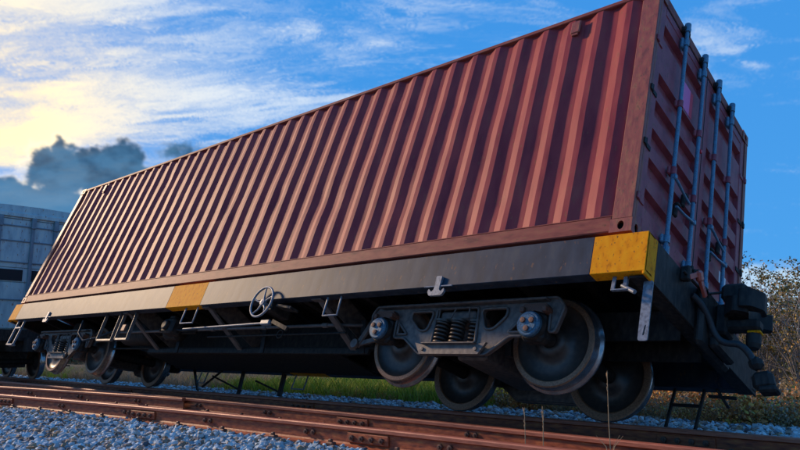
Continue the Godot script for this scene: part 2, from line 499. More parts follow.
func build_ground() -> void:
	var s := mb()
	face(s, [Vector3(-400, -0.13, -400), Vector3(400, -0.13, -400), Vector3(400, -0.13, 400), Vector3(-400, -0.13, 400)], Vector3.UP)
	var g := obj("ground", s, M.earth)
	structure(g)
	# bank of ballast: shoulders fall to the earth on the far side
	s = mb()
	var prof := [Vector2(9.0, -0.14), Vector2(6.2, -0.085), Vector2(4.5, -0.075), Vector2(-1.2, -0.07), Vector2(-1.7, -0.05), Vector2(-3.6, -0.05), Vector2(-4.5, -0.135)]
	for i in prof.size() - 1:
		var a: Vector2 = prof[i]
		var b: Vector2 = prof[i + 1]
		face(s, [Vector3(-120, a.y, a.x), Vector3(60, a.y, a.x), Vector3(60, b.y, b.x), Vector3(-120, b.y, b.x)], Vector3.UP)
	var bed := obj("ballast_bed", s, M.ground_gravel)
	structure(bed)
	# loose stones
	var stones := []
	for v in 4:
		var st := mb()
		var ico := SphereMesh.new()
		ico.radial_segments = 6
		ico.rings = 3
		ico.radius = 0.5
		ico.height = 1.0
		var arr := ico.get_mesh_arrays()
		var vs: PackedVector3Array = arr[Mesh.ARRAY_VERTEX]
		var ix: PackedInt32Array = arr[Mesh.ARRAY_INDEX]
		var moved := {}
		st.set_smooth_group(-1)
		for i in ix:
			var key := (vs[i] * 100.0).round()
			if not moved.has(key):
				moved[key] = vs[i] * rng.randf_range(0.7, 1.25) * Vector3(1.15, 0.75, 0.9)
			st.add_vertex(moved[key])
		stones.append(st)
	var m := StandardMaterial3D.new()
	m.resource_name = "ballast_stone"
	m.vertex_color_use_as_albedo = true
	m.albedo_texture = ntex(50, 0.06, [lin(0.55, 0.55, 0.55), lin(1, 1, 1)], [0.0, 1.0], 256)
	m.uv1_triplanar = true
	m.uv1_scale = Vector3(1.5, 1.5, 1.5)
	m.roughness = 0.75
	var holder := Node3D.new()
	holder.name = "ballast_stones"
	add_child(holder)
	holder.set_meta("kind", "stuff")
	tag(holder, "blue grey crushed stone ballast lying around the rusty rails", "gravel")
	var tf := [[], [], [], []]
	var co := [[], [], [], []]
	var zones := [
		# x0, x1, z0, z1, count
		[-6.0, 15.0, 0.55, 3.4, 26000], [3.0, 14.0, 0.6, 2.6, 12000], [-14.0, -6.0, 0.6, 5.0, 4500], [-6.0, 15.5, -4.6, -2.4, 22000], [-6.0, 15.5, -2.4, -1.2, 5000], [-14.0, 15.5, -1.2, 0.6, 11000], [-6.0, 13.0, 3.4, 6.0, 7000], [-14.0, -6.0, -3.9, -1.2, 4000],
	]
	for z in zones:
		for i in z[4]:
			var x := rng.randf_range(z[0], z[1])
			var zz := rng.randf_range(z[2], z[3])
			var y := -0.07
			if zz < -3.6:
				y = lerpf(-0.05, -0.135, (-3.6 - zz) / 0.9)
			elif zz < -1.7:
				y = -0.05
			var sz := 0.024 + 0.06 * pow(rng.randf(), 1.5) + 0.01 * rng.randf()
			var k := rng.randi() % 4
			var ba := Basis.from_euler(Vector3(rng.randf_range(-1, 1), rng.randf() * TAU, rng.randf_range(-1, 1))).scaled(Vector3.ONE * sz)
			# keep the rails free: stones lie between and beside them, below the foot
			tf[k].append(Transform3D(ba, Vector3(x, y + sz * rng.randf_range(0.1, 0.5), zz)))
			var t := rng.randf()
			var c := Color(0.30, 0.37, 0.40)
			if t < 0.34:
				c = Color(0.54, 0.64, 0.65)
			elif t < 0.50:
				c = Color(0.70, 0.76, 0.75)
			elif t < 0.68:
				c = Color(0.33, 0.23, 0.16)
			elif t < 0.75:
				c = Color(0.10, 0.10, 0.11)
			elif t < 0.83:
				c = Color(0.42, 0.26, 0.14)
			var f := rng.randf_range(0.75, 1.2)
			co[k].append(Color(c.r * f, c.g * f, c.b * f))
	for k in 4:
		var mm := MultiMesh.new()
		mm.transform_format = MultiMesh.TRANSFORM_3D
		mm.use_colors = true
		mm.mesh = to_mesh(stones[k], m)
		mm.instance_count = tf[k].size()
		for i in tf[k].size():
			mm.set_instance_transform(i, tf[k][i])
			mm.set_instance_color(i, co[k][i])
		var mi := MultiMeshInstance3D.new()
		mi.name = "stones"
		mi.multimesh = mm
		mi.set_meta("kind", "stuff")
		holder.add_child(mi, true)

func rail_curve(pts: Array) -> Array:
	var cv := Curve3D.new()
	for i in pts.size():
		var p := Vector3(pts[i].x, 0, pts[i].y)
		var a: Vector2 = pts[maxi(i - 1, 0)]
		var b: Vector2 = pts[mini(i + 1, pts.size() - 1)]
		var t := Vector3(b.x - a.x, 0, b.y - a.y) / 6.0
		cv.add_point(p, -t, t)
	var out := []
	var n := int(cv.get_baked_length() / 0.4)
	for i in n + 1:
		out.append(cv.sample_baked(cv.get_baked_length() * i / n, true))
	return out

func sweep(s: SurfaceTool, path: Array, prof: Array, y0: float, scale_w := 1.0) -> void:
	# prof: closed list of Vector2(across, up)
	var rings := []
	for i in path.size():
		var d: Vector3 = (path[mini(i + 1, path.size() - 1)] - path[maxi(i - 1, 0)]).normalized()
		var side := Vector3.UP.cross(d).normalized()
		var r := []
		for p in prof:
			r.append(path[i] + side * p.x * scale_w + Vector3.UP * (y0 + p.y))
		rings.append(r)
	var n := prof.size()
	for i in path.size() - 1:
		var mid: Vector3 = (path[i] + path[i + 1]) * 0.5
		for k in n:
			var p: Vector2 = prof[k]
			var q: Vector2 = prof[(k + 1) % n]
			var d: Vector3 = (path[i + 1] - path[i]).normalized()
			var side := Vector3.UP.cross(d).normalized()
			var nl := Vector2(-(q.y - p.y), q.x - p.x)
			face(s, [rings[i][k], rings[i][(k + 1) % n], rings[i + 1][(k + 1) % n], rings[i + 1][k]], side * nl.x + Vector3.UP * nl.y, 10 + k)
	var ca := PackedVector2Array(prof)
	var idx := Geometry2D.triangulate_polygon(ca)
	for e in [0, path.size() - 1]:
		var dd: Vector3 = (path[0] - path[1]) if e == 0 else (path[-1] - path[-2])
		for t in range(0, idx.size(), 3):
			face(s, [rings[e][idx[t]], rings[e][idx[t + 1]], rings[e][idx[t + 2]]], dd)

func build_track() -> void:
	var tr := Node3D.new()
	tr.name = "railway_track"
	add_child(tr)
	structure(tr)
	var web := []
	for p in [[-0.066, -0.035], [-0.066, -0.023], [-0.02, -0.008], [-0.0075, 0.006], [-0.0075, 0.100], [-0.024, 0.112]]:
		web.append(Vector2(p[0], p[1]))
	for i in range(web.size() - 1, -1, -1):
		web.append(Vector2(-web[i].x, web[i].y))
	var head := []
	for p in [[-0.032, 0.1125], [-0.0325, 0.138], [-0.027, 0.146], [-0.015, 0.15], [0.015, 0.15], [0.027, 0.146], [0.0325, 0.138], [0.032, 0.1125]]:
		head.append(Vector2(p[0], p[1]))
	# profiles listed so that walking along them keeps the steel on the right
	web.reverse()
	head.reverse()
	var lines := {
		"far": [Vector2(-90, -1.6), Vector2(-30, -1.5), Vector2(-3, -1.43), Vector2(4, -1.4), Vector2(9.3, -1.33), Vector2(11, -1.28), Vector2(12.2, -1.25), Vector2(15, -1.13), Vector2(20, -0.85)],
		"near": [Vector2(-90, -0.7), Vector2(-30, -0.6), Vector2(-3, -0.56), Vector2(3.5, -0.5), Vector2(7, -0.45), Vector2(9.3, -0.38), Vector2(11, -0.27), Vector2(12.2, -0.18), Vector2(15, 0.0), Vector2(20, 0.3)],
		"blade": [Vector2(-30, 6.4), Vector2(-12, 2.3), Vector2(-3, 0.62), Vector2(0, 0.2), Vector2(2.2, -0.08), Vector2(4.1, -0.30), Vector2(5.4, -0.395)],
		"closure": [Vector2(-30, 7.6), Vector2(-12, 3.4), Vector2(-3, 1.68), Vector2(2.5, 1.03), Vector2(6.0, 0.70), Vector2(8.0, 0.56), Vector2(10, 0.49), Vector2(12.2, 0.52), Vector2(15, 0.66), Vector2(20, 0.95)],
	}
	var plate := mb()
	box(plate, Vector3.ZERO, Vector3(0.5, 0.085, 0.022), Basis(), 0.006)
	var plate_mesh := to_mesh(plate, M.rail_rust)
	var bolt := mb()
	lathe(bolt, Vector3.ZERO, Basis(Vector3.RIGHT, PI / 2), [Vector2(0, 0.0), Vector2(0.026, 0.0), Vector2(0.026, 0.02), Vector2(0.012, 0.022), Vector2(0.012, 0.036), Vector2(0, 0.037)], 6)
	var bolt_mesh := to_mesh(bolt, M.bolt_rust)
	var clip := mb()
	box(clip, Vector3(0, 0.0, 0), Vector3(0.09, 0.03, 0.06), Basis(), 0.008)
	box(clip, Vector3(0, 0.025, 0.005), Vector3(0.04, 0.035, 0.035), Basis(), 0.008)
	var clip_mesh := to_mesh(clip, M.bolt_rust)
	for nm in lines:
		var path := rail_curve(lines[nm])
		var s := mb()
		sweep(s, path, web, 0.0)
		var r := obj("rail", s, M.rail_rust, tr)
		s = mb()
		sweep(s, path, head, 0.0)
		obj("rail_head", s, M.rail_head, r)
		# fishplates and fastenings on the near face of the web
		var along := 0.0
		var count := 0
		for i in path.size() - 1:
			along += (path[i + 1] - path[i]).length()
			var p: Vector3 = path[i]
			if p.x < -6.0 or p.x > 15.0:
				continue
			var d: Vector3 = (path[i + 1] - path[i]).normalized()
			var side := Vector3.UP.cross(d).normalized()
			if side.z < 0:
				side = -side
			var ba := Basis(d, Vector3.UP, d.cross(Vector3.UP))
			for sg in [1.0, -1.0]:
				var foot: Vector3 = p + side * sg * 0.075
				if count % 2 == 0:
					inst("rail_clip", clip_mesh, r, Transform3D(ba, foot + Vector3(0, -0.012, 0)))
			if (nm == "near" and count % 11 == 4) or (nm == "closure" and count % 9 == 3) or (nm == "far" and count % 13 == 6):
				inst("fishplate", plate_mesh, r, Transform3D(ba, p + side * 0.019 + Vector3(0, 0.052, 0)))
				for k in 4:
					inst("bolt", bolt_mesh, r, Transform3D(Basis(d, Vector3.UP, side), p + d * (-0.18 + 0.12 * k) + side * 0.03 + Vector3(0, 0.052, 0)))
			elif nm != "far" and count % 4 == 1:
				for k in 2:
					inst("bolt", bolt_mesh, r, Transform3D(Basis(d, Vector3.UP, side), p + d * (0.1 * k) + side * 0.0078 + Vector3(0, 0.06, 0)))
			count += 1
	var sl := mb()
	box(sl, Vector3.ZERO, Vector3(0.22, 0.14, 2.0), Basis(), 0.015)
	var sm := to_mesh(sl, M.sleeper)
	sl = mb()
	box(sl, Vector3.ZERO, Vector3(0.22, 0.14, 2.9), Basis(), 0.015)
	var sm2 := to_mesh(sl, M.sleeper)
	var x := -14.0
	while x < 15.5:
		var wide := x > -9.0
		inst("sleeper", sm2 if wide else sm, tr, Transform3D(Basis(Vector3.UP, rng.randf_range(-0.03, 0.03)), Vector3(x, -0.108 + rng.randf_range(-0.004, 0.0), -0.35 if wide else -0.95)))
		x += 0.62

# ------------------------------------------------------------------ bogie (built round its centre; y = 0 at axle height, +z faces the camera)
var bogie_meshes := {}

func make_bogie(parent: Node, t: Transform3D) -> Node3D:
	var b := Node3D.new()
	b.name = "bogie"
	b.transform = t
	parent.add_child(b, true)
	if bogie_meshes.is_empty():
		bogie_parts()
	var flip := Basis(Vector3.UP, PI)
	for sg in [1.0, -1.0]:
		var f := Transform3D(Basis() if sg > 0 else flip, Vector3.ZERO)
		inst("side_frame", bogie_meshes.frame, b, f)
		inst("spring_plank", bogie_meshes.plank, b, f)
		for dx in [-0.15, 0.03, 0.20]:
			inst("coil_spring", bogie_meshes.spring, b, f * Transform3D(Basis(), Vector3(dx, 0, 0.845 if dx < 0.1 else 0.80)))
		for dx in [-0.85, 0.85]:
			inst("axle_box", bogie_meshes.axle_box, b, f * Transform3D(Basis(), Vector3(dx, 0, 0)))
			inst("axle_cap", bogie_meshes.cap, b, f * Transform3D(Basis(), Vector3(dx, 0, 0)))
			for k in 3:
				var a := TAU * k / 3.0 + 0.5
				inst("cap_bolt", bogie_meshes.cap_bolt, b, f * Transform3D(Basis(), Vector3(dx + 0.047 * cos(a), 0.03 + 0.047 * sin(a), 1.0)))
			inst("adapter", bogie_meshes.adapter, b, f * Transform3D(Basis(), Vector3(dx, 0, 0)))
			inst("wheel_disc", bogie_meshes.wheel, b, f * Transform3D(Basis(), Vector3(dx, 0, 0)))
			inst("wheel_tyre", bogie_meshes.rim, b, f * Transform3D(Basis(), Vector3(dx, 0, 0)))
			inst("wheel_tread", bogie_meshes.tread, b, f * Transform3D(Basis(), Vector3(dx, 0, 0)))
			inst("brake_shoe", bogie_meshes.shoe, b, f * Transform3D(Basis() if dx > 0 else Basis(Vector3.UP, 0).scaled(Vector3(-1, 1, 1)), Vector3(dx, 0, 0)))
	for dx in [-0.85, 0.85]:
		inst("axle", bogie_meshes.axle, b, Transform3D(Basis(), Vector3(dx, 0, 0)))
		inst("brake_beam", bogie_meshes.beam, b, Transform3D(Basis(), Vector3(dx * 0.44, 0, 0)))
	inst("bolster", bogie_meshes.bolster, b)
	return b

func bogie_parts() -> void:
	var zb := Basis(Vector3.RIGHT, PI / 2)     # lathe axis along +z
	# cast side frame with openings
	var half := [Vector2(1.03, 0.295), Vector2(1.09, 0.21), Vector2(1.02, 0.0), Vector2(0.965, 0.0), Vector2(0.965, 0.17), Vector2(0.735, 0.17), Vector2(0.735, -0.03), Vector2(0.60, -0.03), Vector2(0.375, -0.19)]
	var outl := []
	for p in half:
		outl.append(p)
	for i in range(half.size() - 1, -1, -1):
		outl.append(Vector2(-half[i].x, half[i].y))
	var holes := []
	for sg in [1.0, -1.0]:
		holes.append(rounded([Vector2(sg * 0.265, 0.225), Vector2(sg * 0.55, 0.225), Vector2(sg * 0.545, 0.15), Vector2(sg * 0.42, 0.035), Vector2(sg * 0.33, 0.035)], 0.06))
		holes.append(rounded([Vector2(sg * 0.695, 0.12), Vector2(sg * 0.695, 0.005), Vector2(sg * 0.575, 0.005)], 0.015, 2))
	holes.append(rounded([Vector2(-0.235, 0.24), Vector2(0.235, 0.24), Vector2(0.25, -0.085), Vector2(-0.25, -0.085)], 0.02, 2))
	var s := mb()
	prism(s, rounded(outl, 0.03, 3), Vector3(0, 0, 0.80), Vector3.RIGHT, Vector3.UP, Vector3(0, 0, 0.045), holes)
	# raised cast lips along the edges
	var loops := [rounded(outl, 0.03, 3)]
	loops.append_array(holes)
	for L in loops:
		var pts := []
		for p in L:
			pts.append(Vector3(p.x, p.y, 0.853))
		pts.append(pts[0])
		tube(s, pts, 0.013, 6, false)
	box(s, Vector3(0, 0.272, 0.87), Vector3(1.9, 0.022, 0.10), Basis(), 0.006)
	bogie_meshes.frame = to_mesh(s, M.bogie_grey)
	s = mb()
	prism(s, PackedVector2Array([Vector2(-0.40, -0.095), Vector2(-0.30, -0.115), Vector2(0.30, -0.115), Vector2(0.40, -0.095), Vector2(0.33, -0.20), Vector2(-0.33, -0.20)]), Vector3(0, 0, 0.87), Vector3.RIGHT, Vector3.UP, Vector3(0, 0, 0.03))
	box(s, Vector3(0, -0.108, 0.88), Vector3(0.6, 0.014, 0.12), Basis(), 0.004)
	for dx in [-0.3, 0.3]:
		lathe(s, Vector3(dx, -0.155, 0.90), zb, [Vector2(0.018, 0.0), Vector2(0.018, 0.012), Vector2(0, 0.014)], 8)
	bogie_meshes.plank = to_mesh(s, M.bogie_grey)
	# coil spring
	s = mb()
	var hp := []
	for i in 67:
		var a := TAU * i / 12.0
		hp.append(Vector3(0.058 * cos(a), -0.09 + 0.2 * i / 66.0, 0.058 * sin(a)))
	tube(s, hp, 0.0135, 6)
	lathe(s, Vector3(0, 0.108, 0), Basis(), [Vector2(0, 0), Vector2(0.075, 0), Vector2(0.078, 0.02), Vector2(0, 0.022)], 18)
	bogie_meshes.spring = to_mesh(s, M.wheel_steel)
	s = mb()
	box(s, Vector3(0, 0.03, 0.845), Vector3(0.21, 0.24, 0.15), Basis(), 0.03)
	lathe(s, Vector3(0, 0.03, 0.90), zb, [Vector2(0.12, 0.0), Vector2(0.115, 0.05), Vector2(0.0, 0.05)], 24)
	bogie_meshes.axle_box = to_mesh(s, M.under_black)
	s = mb()
	lathe(s, Vector3(0, 0.03, 0.95), zb, [Vector2(0.108, 0.0), Vector2(0.108, 0.03), Vector2(0.098, 0.042), Vector2(0.08, 0.042), Vector2(0.075, 0.05), Vector2(0.0, 0.05)], 28)
	bogie_meshes.cap = to_mesh(s, M.cap_blue)
	s = mb()
	lathe(s, Vector3.ZERO, zb, [Vector2(0.024, -0.004), Vector2(0.024, 0.016), Vector2(0.0, 0.02)], 6)
	bogie_meshes.cap_bolt = to_mesh(s, M.bolt_rust)
	s = mb()
	prism(s, PackedVector2Array([Vector2(-0.13, 0.19), Vector2(-0.10, 0.225), Vector2(0.10, 0.225), Vector2(0.13, 0.19), Vector2(0.13, 0.16), Vector2(0.10, 0.14), Vector2(0.0, 0.165), Vector2(-0.10, 0.14), Vector2(-0.13, 0.16)]), Vector3(0, 0, 0.846), Vector3.RIGHT, Vector3.UP, Vector3(0, 0, 0.07))
	box(s, Vector3(0.105, 0.17, 0.93), Vector3(0.04, 0.05, 0.04), Basis(), 0.006)
	box(s, Vector3(-0.105, 0.17, 0.93), Vector3(0.04, 0.05, 0.04), Basis(), 0.006)
	bogie_meshes.adapter = to_mesh(s, M.bolt_rust)
	# wheel: web and hub / rust-brown rim face / bright tread with flange
	s = mb()
	lathe(s, Vector3.ZERO, zb, [Vector2(0.066, 0.63), Vector2(0.115, 0.63), Vector2(0.13, 0.60), Vector2(0.15, 0.565), Vector2(0.20, 0.545), Vector2(0.27, 0.55), Vector2(0.325, 0.575), Vector2(0.333, 0.59)], 48, true)
	lathe(s, Vector3.ZERO, zb, [Vector2(0.333, 0.47), Vector2(0.32, 0.49), Vector2(0.25, 0.515), Vector2(0.15, 0.52), Vector2(0.12, 0.47), Vector2(0.066, 0.46)], 48, true)
	bogie_meshes.wheel = to_mesh(s, M.wheel_steel)
	s = mb()
	lathe(s, Vector3.ZERO, zb, [Vector2(0.332, 0.585), Vector2(0.34, 0.597), Vector2(0.378, 0.597), Vector2(0.387, 0.588)], 56)
	lathe(s, Vector3.ZERO, zb, [Vector2(0.412, 0.463), Vector2(0.40, 0.459), Vector2(0.345, 0.459), Vector2(0.332, 0.472)], 56)
	bogie_meshes.rim = to_mesh(s, M.rim_rust)
	s = mb()
	lathe(s, Vector3.ZERO, zb, [Vector2(0.387, 0.588), Vector2(0.390, 0.56), Vector2(0.394, 0.515), Vector2(0.400, 0.503), Vector2(0.416, 0.493), Vector2(0.421, 0.483), Vector2(0.419, 0.470), Vector2(0.412, 0.463)], 56, true)
	bogie_meshes.tread = to_mesh(s, M.tread_steel)
	s = mb()
	lathe(s, Vector3(0, 0, -0.93), zb, [Vector2(0, 0), Vector2(0.055, 0.0), Vector2(0.06, 0.3), Vector2(0.075, 0.36), Vector2(0.066, 0.6), Vector2(0.06, 0.93), Vector2(0.066, 1.26), Vector2(0.075, 1.5), Vector2(0.06, 1.56), Vector2(0.055, 1.86), Vector2(0, 1.86)], 20)
	bogie_meshes.axle = to_mesh(s, M.under_black)
	s = mb()
	prism(s, PackedVector2Array([Vector2(-0.40, 0.12), Vector2(-0.415, 0.0), Vector2(-0.40, -0.12), Vector2(-0.46, -0.12), Vector2(-0.49, 0.0), Vector2(-0.46, 0.12)]), Vector3(0, 0, 0.50), Vector3.RIGHT, Vector3.UP, Vector3(0, 0, 0.08))
	bar(s, Vector3(-0.47, 0.0, 0.54), Vector3(-0.44, 0.25, 0.54), 0.03, 0.03)
	bogie_meshes.shoe = to_mesh(s, M.under_black)
	s = mb()
	bar(s, Vector3(0, 0, -0.55), Vector3(0, 0, 0.55), 0.06, 0.08, Vector3.UP)
	bogie_meshes.beam = to_mesh(s, M.under_black)
	s = mb()
	box(s, Vector3(0, 0.175, 0), Vector3(0.40, 0.09, 1.70), Basis(), 0.02)
	box(s, Vector3(0, 0.0, 0), Vector3(0.34, 0.30, 1.1), Basis(), 0.02)
	lathe(s, Vector3(0, 0.2, 0), Basis(), [Vector2(0.20, 0.0), Vector2(0.2, 0.10), Vector2(0, 0.10)], 24)
	for dx in [-0.19, 0.15]:
		bar(s, Vector3(dx, 0.135, 0.875), Vector3(dx, 0.235, 0.875), 0.012, 0.012, Vector3.RIGHT)
	bar(s, Vector3(-0.19, 0.235, 0.875), Vector3(0.15, 0.235, 0.875), 0.012, 0.012)
	bar(s, Vector3(-0.05, 0.14, 0.875), Vector3(0.0, 0.235, 0.875), 0.012, 0.012, Vector3.RIGHT)
	bogie_meshes.bolster = to_mesh(s, M.bogie_grey)

# ------------------------------------------------------------------ the leaning flat wagon (coordinates in the body frame)
func build_wagon() -> void:
	var off := Vector3(6.13, -1.2, -1.219)
	var w := thing("flat_wagon", "black container flat wagon with yellow corner, tilted with its near wheels off the rails", "railway wagon", body_t * Transform3D(Basis(), off))
	var N := Transform3D(Basis(), -off)                                                                    # near side as measured
	var F := Transform3D(Basis(), -off) * Transform3D(Basis(Vector3.UP, PI), Vector3(12.27, 0, -2.438))    # the far side is the near one turned round
	var xl := -0.08
	var xr := 12.35
	for side in [N, F]:
		var a := xl if side == N else 12.27 - xr
		var b := xr if side == N else 12.27 - xl
		# side sill of channel section in painted lengths
		var cuts := [[a, 0.27, "yellow_paint"], [0.27, 5.76, "sill_paint"], [5.76, 6.60, "yellow_paint"], [6.60, 11.925, "sill_paint"], [11.925, b, "yellow_paint"]]
		if side == F:
			cuts[0][2] = "sill_paint"
		for c in cuts:
			var s := mb()
			bx(s, Vector3(c[0], -0.365, 0.012), Vector3(c[1], -0.042, 0.032), 0.004)
			bx(s, Vector3(c[0], -0.058, -0.085), Vector3(c[1], -0.0425, 0.0115), 0.003)
			bx(s, Vector3(c[0], -0.3645, -0.085), Vector3(c[1], -0.348, 0.0115), 0.003)
			obj("side_sill", s, M[c[2]], w, side)
		fittings(w, side, side == F)
	# end beams
	for e in [1.0, -1.0]:
		var s := mb()
		var x0 := (xr - 0.02) if e > 0 else xl
		bx(s, Vector3(x0, -0.39, -2.30), Vector3(x0 + 0.02, -0.041, -0.135), 0.004)
		bx(s, Vector3(x0 - e * 0.12, -0.39, -2.43), Vector3(x0 - 0.0005, -0.372, -0.02) if e > 0 else Vector3(x0 + 0.0205, -0.372, -0.02), 0.003)
		obj("end_beam", s, M.under_black, w, N)
		for z in [[-0.135, 0.0305], [-2.4675, -2.30]]:
			s = mb()
			bx(s, Vector3(x0, -0.39, z[0]), Vector3(x0 + 0.02, -0.041, z[1]), 0.004)
			obj("end_beam_corner", s, M.yellow_paint if z[0] > -1.0 or e < 0 else M.under_black, w, N)
	# deck cross members under the container
	for i in 13:
		var s := mb()
		var x := 0.25 + i * 0.98
		bx(s, Vector3(x - 0.05, -0.19, -2.35), Vector3(x + 0.05, -0.06, -0.09), 0.004)
		obj("cross_member", s, M.under_black, w, N)
	# deep centre girder, shallower over the bogies
	var s2 := mb()
	var fish := PackedVector2Array([Vector2(0.05, -0.20), Vector2(0.05, -0.46), Vector2(2.9, -0.46), Vector2(3.9, -0.62), Vector2(8.4, -0.62), Vector2(9.3, -0.46), Vector2(12.22, -0.46), Vector2(12.22, -0.20)])
	for z in [-1.46, -1.0]:
		prism(s2, fish, Vector3(0, 0, z), Vector3.RIGHT, Vector3.UP, Vector3(0, 0, 0.02))
	bx(s2, Vector3(3.9, -0.643, -1.55), Vector3(8.4, -0.621, -0.90))
	bx(s2, Vector3(0.05, -0.215, -1.45), Vector3(12.2, -0.195, -1.0))
	obj("centre_girder", s2, M.under_black, w, N)
	# body bolsters above the bogies
	for x in [1.735, 10.457]:
		var s := mb()
		bx(s, Vector3(x - 0.22, -0.47, -1.88), Vector3(x + 0.22, -0.20, -0.55), 0.02)
		obj("body_bolster", s, M.under_black, w, N)
	# air reservoir and brake cylinder
	var s3 := mb()
	lathe(s3, Vector3(3.55, -0.42, -0.62), Basis(Vector3.FORWARD, PI / 2) , [Vector2(0, 0), Vector2(0.12, 0.02), Vector2(0.18, 0.07), Vector2(0.195, 0.12), Vector2(0.195, 0.85), Vector2(0.18, 0.90), Vector2(0.12, 0.95), Vector2(0.05, 0.97), Vector2(0.05, 1.08), Vector2(0, 1.08)], 24, true)
	obj("air_reservoir", s3, M.under_black, w, N)
	s3 = mb()
	lathe(s3, Vector3(5.0, -0.47, -0.55), Basis(Vector3.FORWARD, PI / 2), [Vector2(0, 0), Vector2(0.10, 0.0), Vector2(0.11, 0.05), Vector2(0.11, 0.32), Vector2(0.06, 0.36), Vector2(0.02, 0.37), Vector2(0.02, 0.75), Vector2(0, 0.75)], 20)
	obj("brake_cylinder", s3, M.under_black, w, N)
	# brake rigging between the bogies
	s3 = mb()
	tube(s3, [Vector3(2.6, -0.62, -0.75), Vector3(9.6, -0.62, -0.75)], 0.016, 6)
	tube(s3, [Vector3(6.3, -0.60, -0.42), Vector3(8.9, -0.57, -0.45)], 0.012, 6)
	var ring := []
	for i in 17:
		ring.append(Vector3(7.8 + 0.05 * cos(TAU * i / 16.0), -0.575 + 0.05 * sin(TAU * i / 16.0), -0.43))
	tube(s3, ring, 0.012, 6, false)
	for x in [5.2, 7.2, 8.95]:
		bar(s3, Vector3(x, -0.36, -0.6), Vector3(x + 0.1, -0.74, -0.62), 0.02, 0.06)
	obj("brake_rigging", s3, M.under_black, w, N)
	s3 = mb()
	tube(s3, [Vector3(3.0, -0.30, -0.90), Vector3(3.1, -0.42, -0.60), Vector3(3.35, -0.50, -0.40), Vector3(8.7, -0.50, -0.40), Vector3(8.95, -0.42, -0.60), Vector3(9.05, -0.30, -0.90)], 0.02, 8)
	for x in [3.6, 5.1, 6.4, 7.5, 8.6]:
		tube(s3, [Vector3(x - 0.04, -0.50, -0.40), Vector3(x + 0.04, -0.50, -0.40)], 0.03, 8)
	obj("brake_pipe", s3, M.bogie_grey, w, N)
	s3 = mb()
	bx(s3, Vector3(5.45, -0.62, -0.36), Vector3(5.72, -0.40, -0.18), 0.03)
	lathe(s3, Vector3(5.58, -0.52, -0.18), Basis(Vector3.RIGHT, PI / 2), [Vector2(0.07, 0.0), Vector2(0.07, 0.04), Vector2(0.05, 0.05), Vector2(0.0, 0.05)], 14)
	bar(s3, Vector3(5.58, -0.365, -0.27), Vector3(5.58, -0.41, -0.27), 0.12, 0.12, Vector3.RIGHT)
	tube(s3, [Vector3(5.72, -0.55, -0.27), Vector3(5.95, -0.57, -0.27), Vector3(6.05, -0.50, -0.40)], 0.014, 6)
	tube(s3, [Vector3(5.45, -0.50, -0.27), Vector3(5.2, -0.52, -0.30), Vector3(4.75, -0.46, -0.55)], 0.014, 6)
	obj("distributor_valve", s3, M.under_black, w, N)
	s3 = mb()
	tube(s3, [Vector3(2.95, -0.40, -0.12), Vector3(3.05, -0.62, -0.10), Vector3(3.25, -0.74, -0.14), Vector3(3.5, -0.66, -0.22), Vector3(3.6, -0.50, -0.36)], 0.018, 8)
	obj("brake_hose", s3, M.rubber, w, N)
	s3 = mb()
	bar(s3, Vector3(9.25, -0.34, -0.5), Vector3(9.02, -0.68, -0.55), 0.03, 0.07)
	bar(s3, Vector3(9.02, -0.66, -0.55), Vector3(9.32, -0.60, -0.55), 0.03, 0.05)
	lathe(s3, Vector3(9.02, -0.67, -0.53), Basis(Vector3.RIGHT, PI / 2), [Vector2(0.05, 0.0), Vector2(0.05, 0.04), Vector2(0.0, 0.045)], 12)
	obj("brake_lever", s3, M.bogie_grey, w, N)
	# the hand brake wheel and its rod
	var hw := mb()
	var rim := []
	for i in 33:
		rim.append(Vector3(0.18 * cos(TAU * i / 32.0), 0.18 * sin(TAU * i / 32.0), 0))
	tube(hw, rim, 0.0135, 8, false)
	for k in 5:
		var a := TAU * k / 5.0 + 0.35
		var d := Vector3(cos(a), sin(a), 0)
		var t := Vector3(-sin(a), cos(a), 0)
		tube(hw, [d * 0.03 + Vector3(0, 0, -0.02), d * 0.10 + t * 0.012 + Vector3(0, 0, -0.015), d * 0.178], [0.014, 0.010, 0.009], 6, false)
	lathe(hw, Vector3(0, 0, -0.10), Basis(Vector3.RIGHT, PI / 2), [Vector2(0, 0), Vector2(0.016, 0.0), Vector2(0.016, 0.06), Vector2(0.036, 0.062), Vector2(0.036, 0.10), Vector2(0.016, 0.104), Vector2(0.0, 0.11)], 16)
	obj("hand_wheel", hw, M.galvanised, w, N * Transform3D(Basis(), Vector3(7.99, -0.415, 0.085)))
	hw = mb()
	bx(hw, Vector3(7.93, -0.47, -0.30), Vector3(8.05, -0.36, -0.02), 0.01)
	bar(hw, Vector3(8.15, -0.42, -0.06), Vector3(8.42, -0.46, -0.06), 0.12, 0.03)
	bar(hw, Vector3(8.05, -0.57, -0.10), Vector3(8.33, -0.66, -0.12), 0.03, 0.05)
	obj("hand_brake_gear", hw, M.under_black, w, N)
	hw = mb()
	tube(hw, [Vector3(6.2, -0.625, -0.1), Vector3(7.95, -0.585, -0.1)], 0.013, 6)
	bx(hw, Vector3(7.86, -0.615, -0.13), Vector3(8.02, -0.555, -0.07), 0.01)
	obj("brake_rod", hw, M.galvanised, w, N)
	# plate hanging from the end corner, and the step bracket beside it
	hw = mb()
	prism(hw, rounded([Vector2(-0.035, 0.0), Vector2(0.035, 0.0), Vector2(0.035, -0.46), Vector2(-0.035, -0.46)], 0.02, 3), Vector3(12.33, -0.385, -0.10), Vector3.RIGHT, Vector3.UP, Vector3(0, 0, 0.012), [rounded([Vector2(0.005, -0.35), Vector2(0.018, -0.34), Vector2(0.008, -0.42), Vector2(-0.005, -0.42)], 0.003, 1)])
	obj("hanger_plate", hw, M.galvanised, w, N)
	hw = mb()
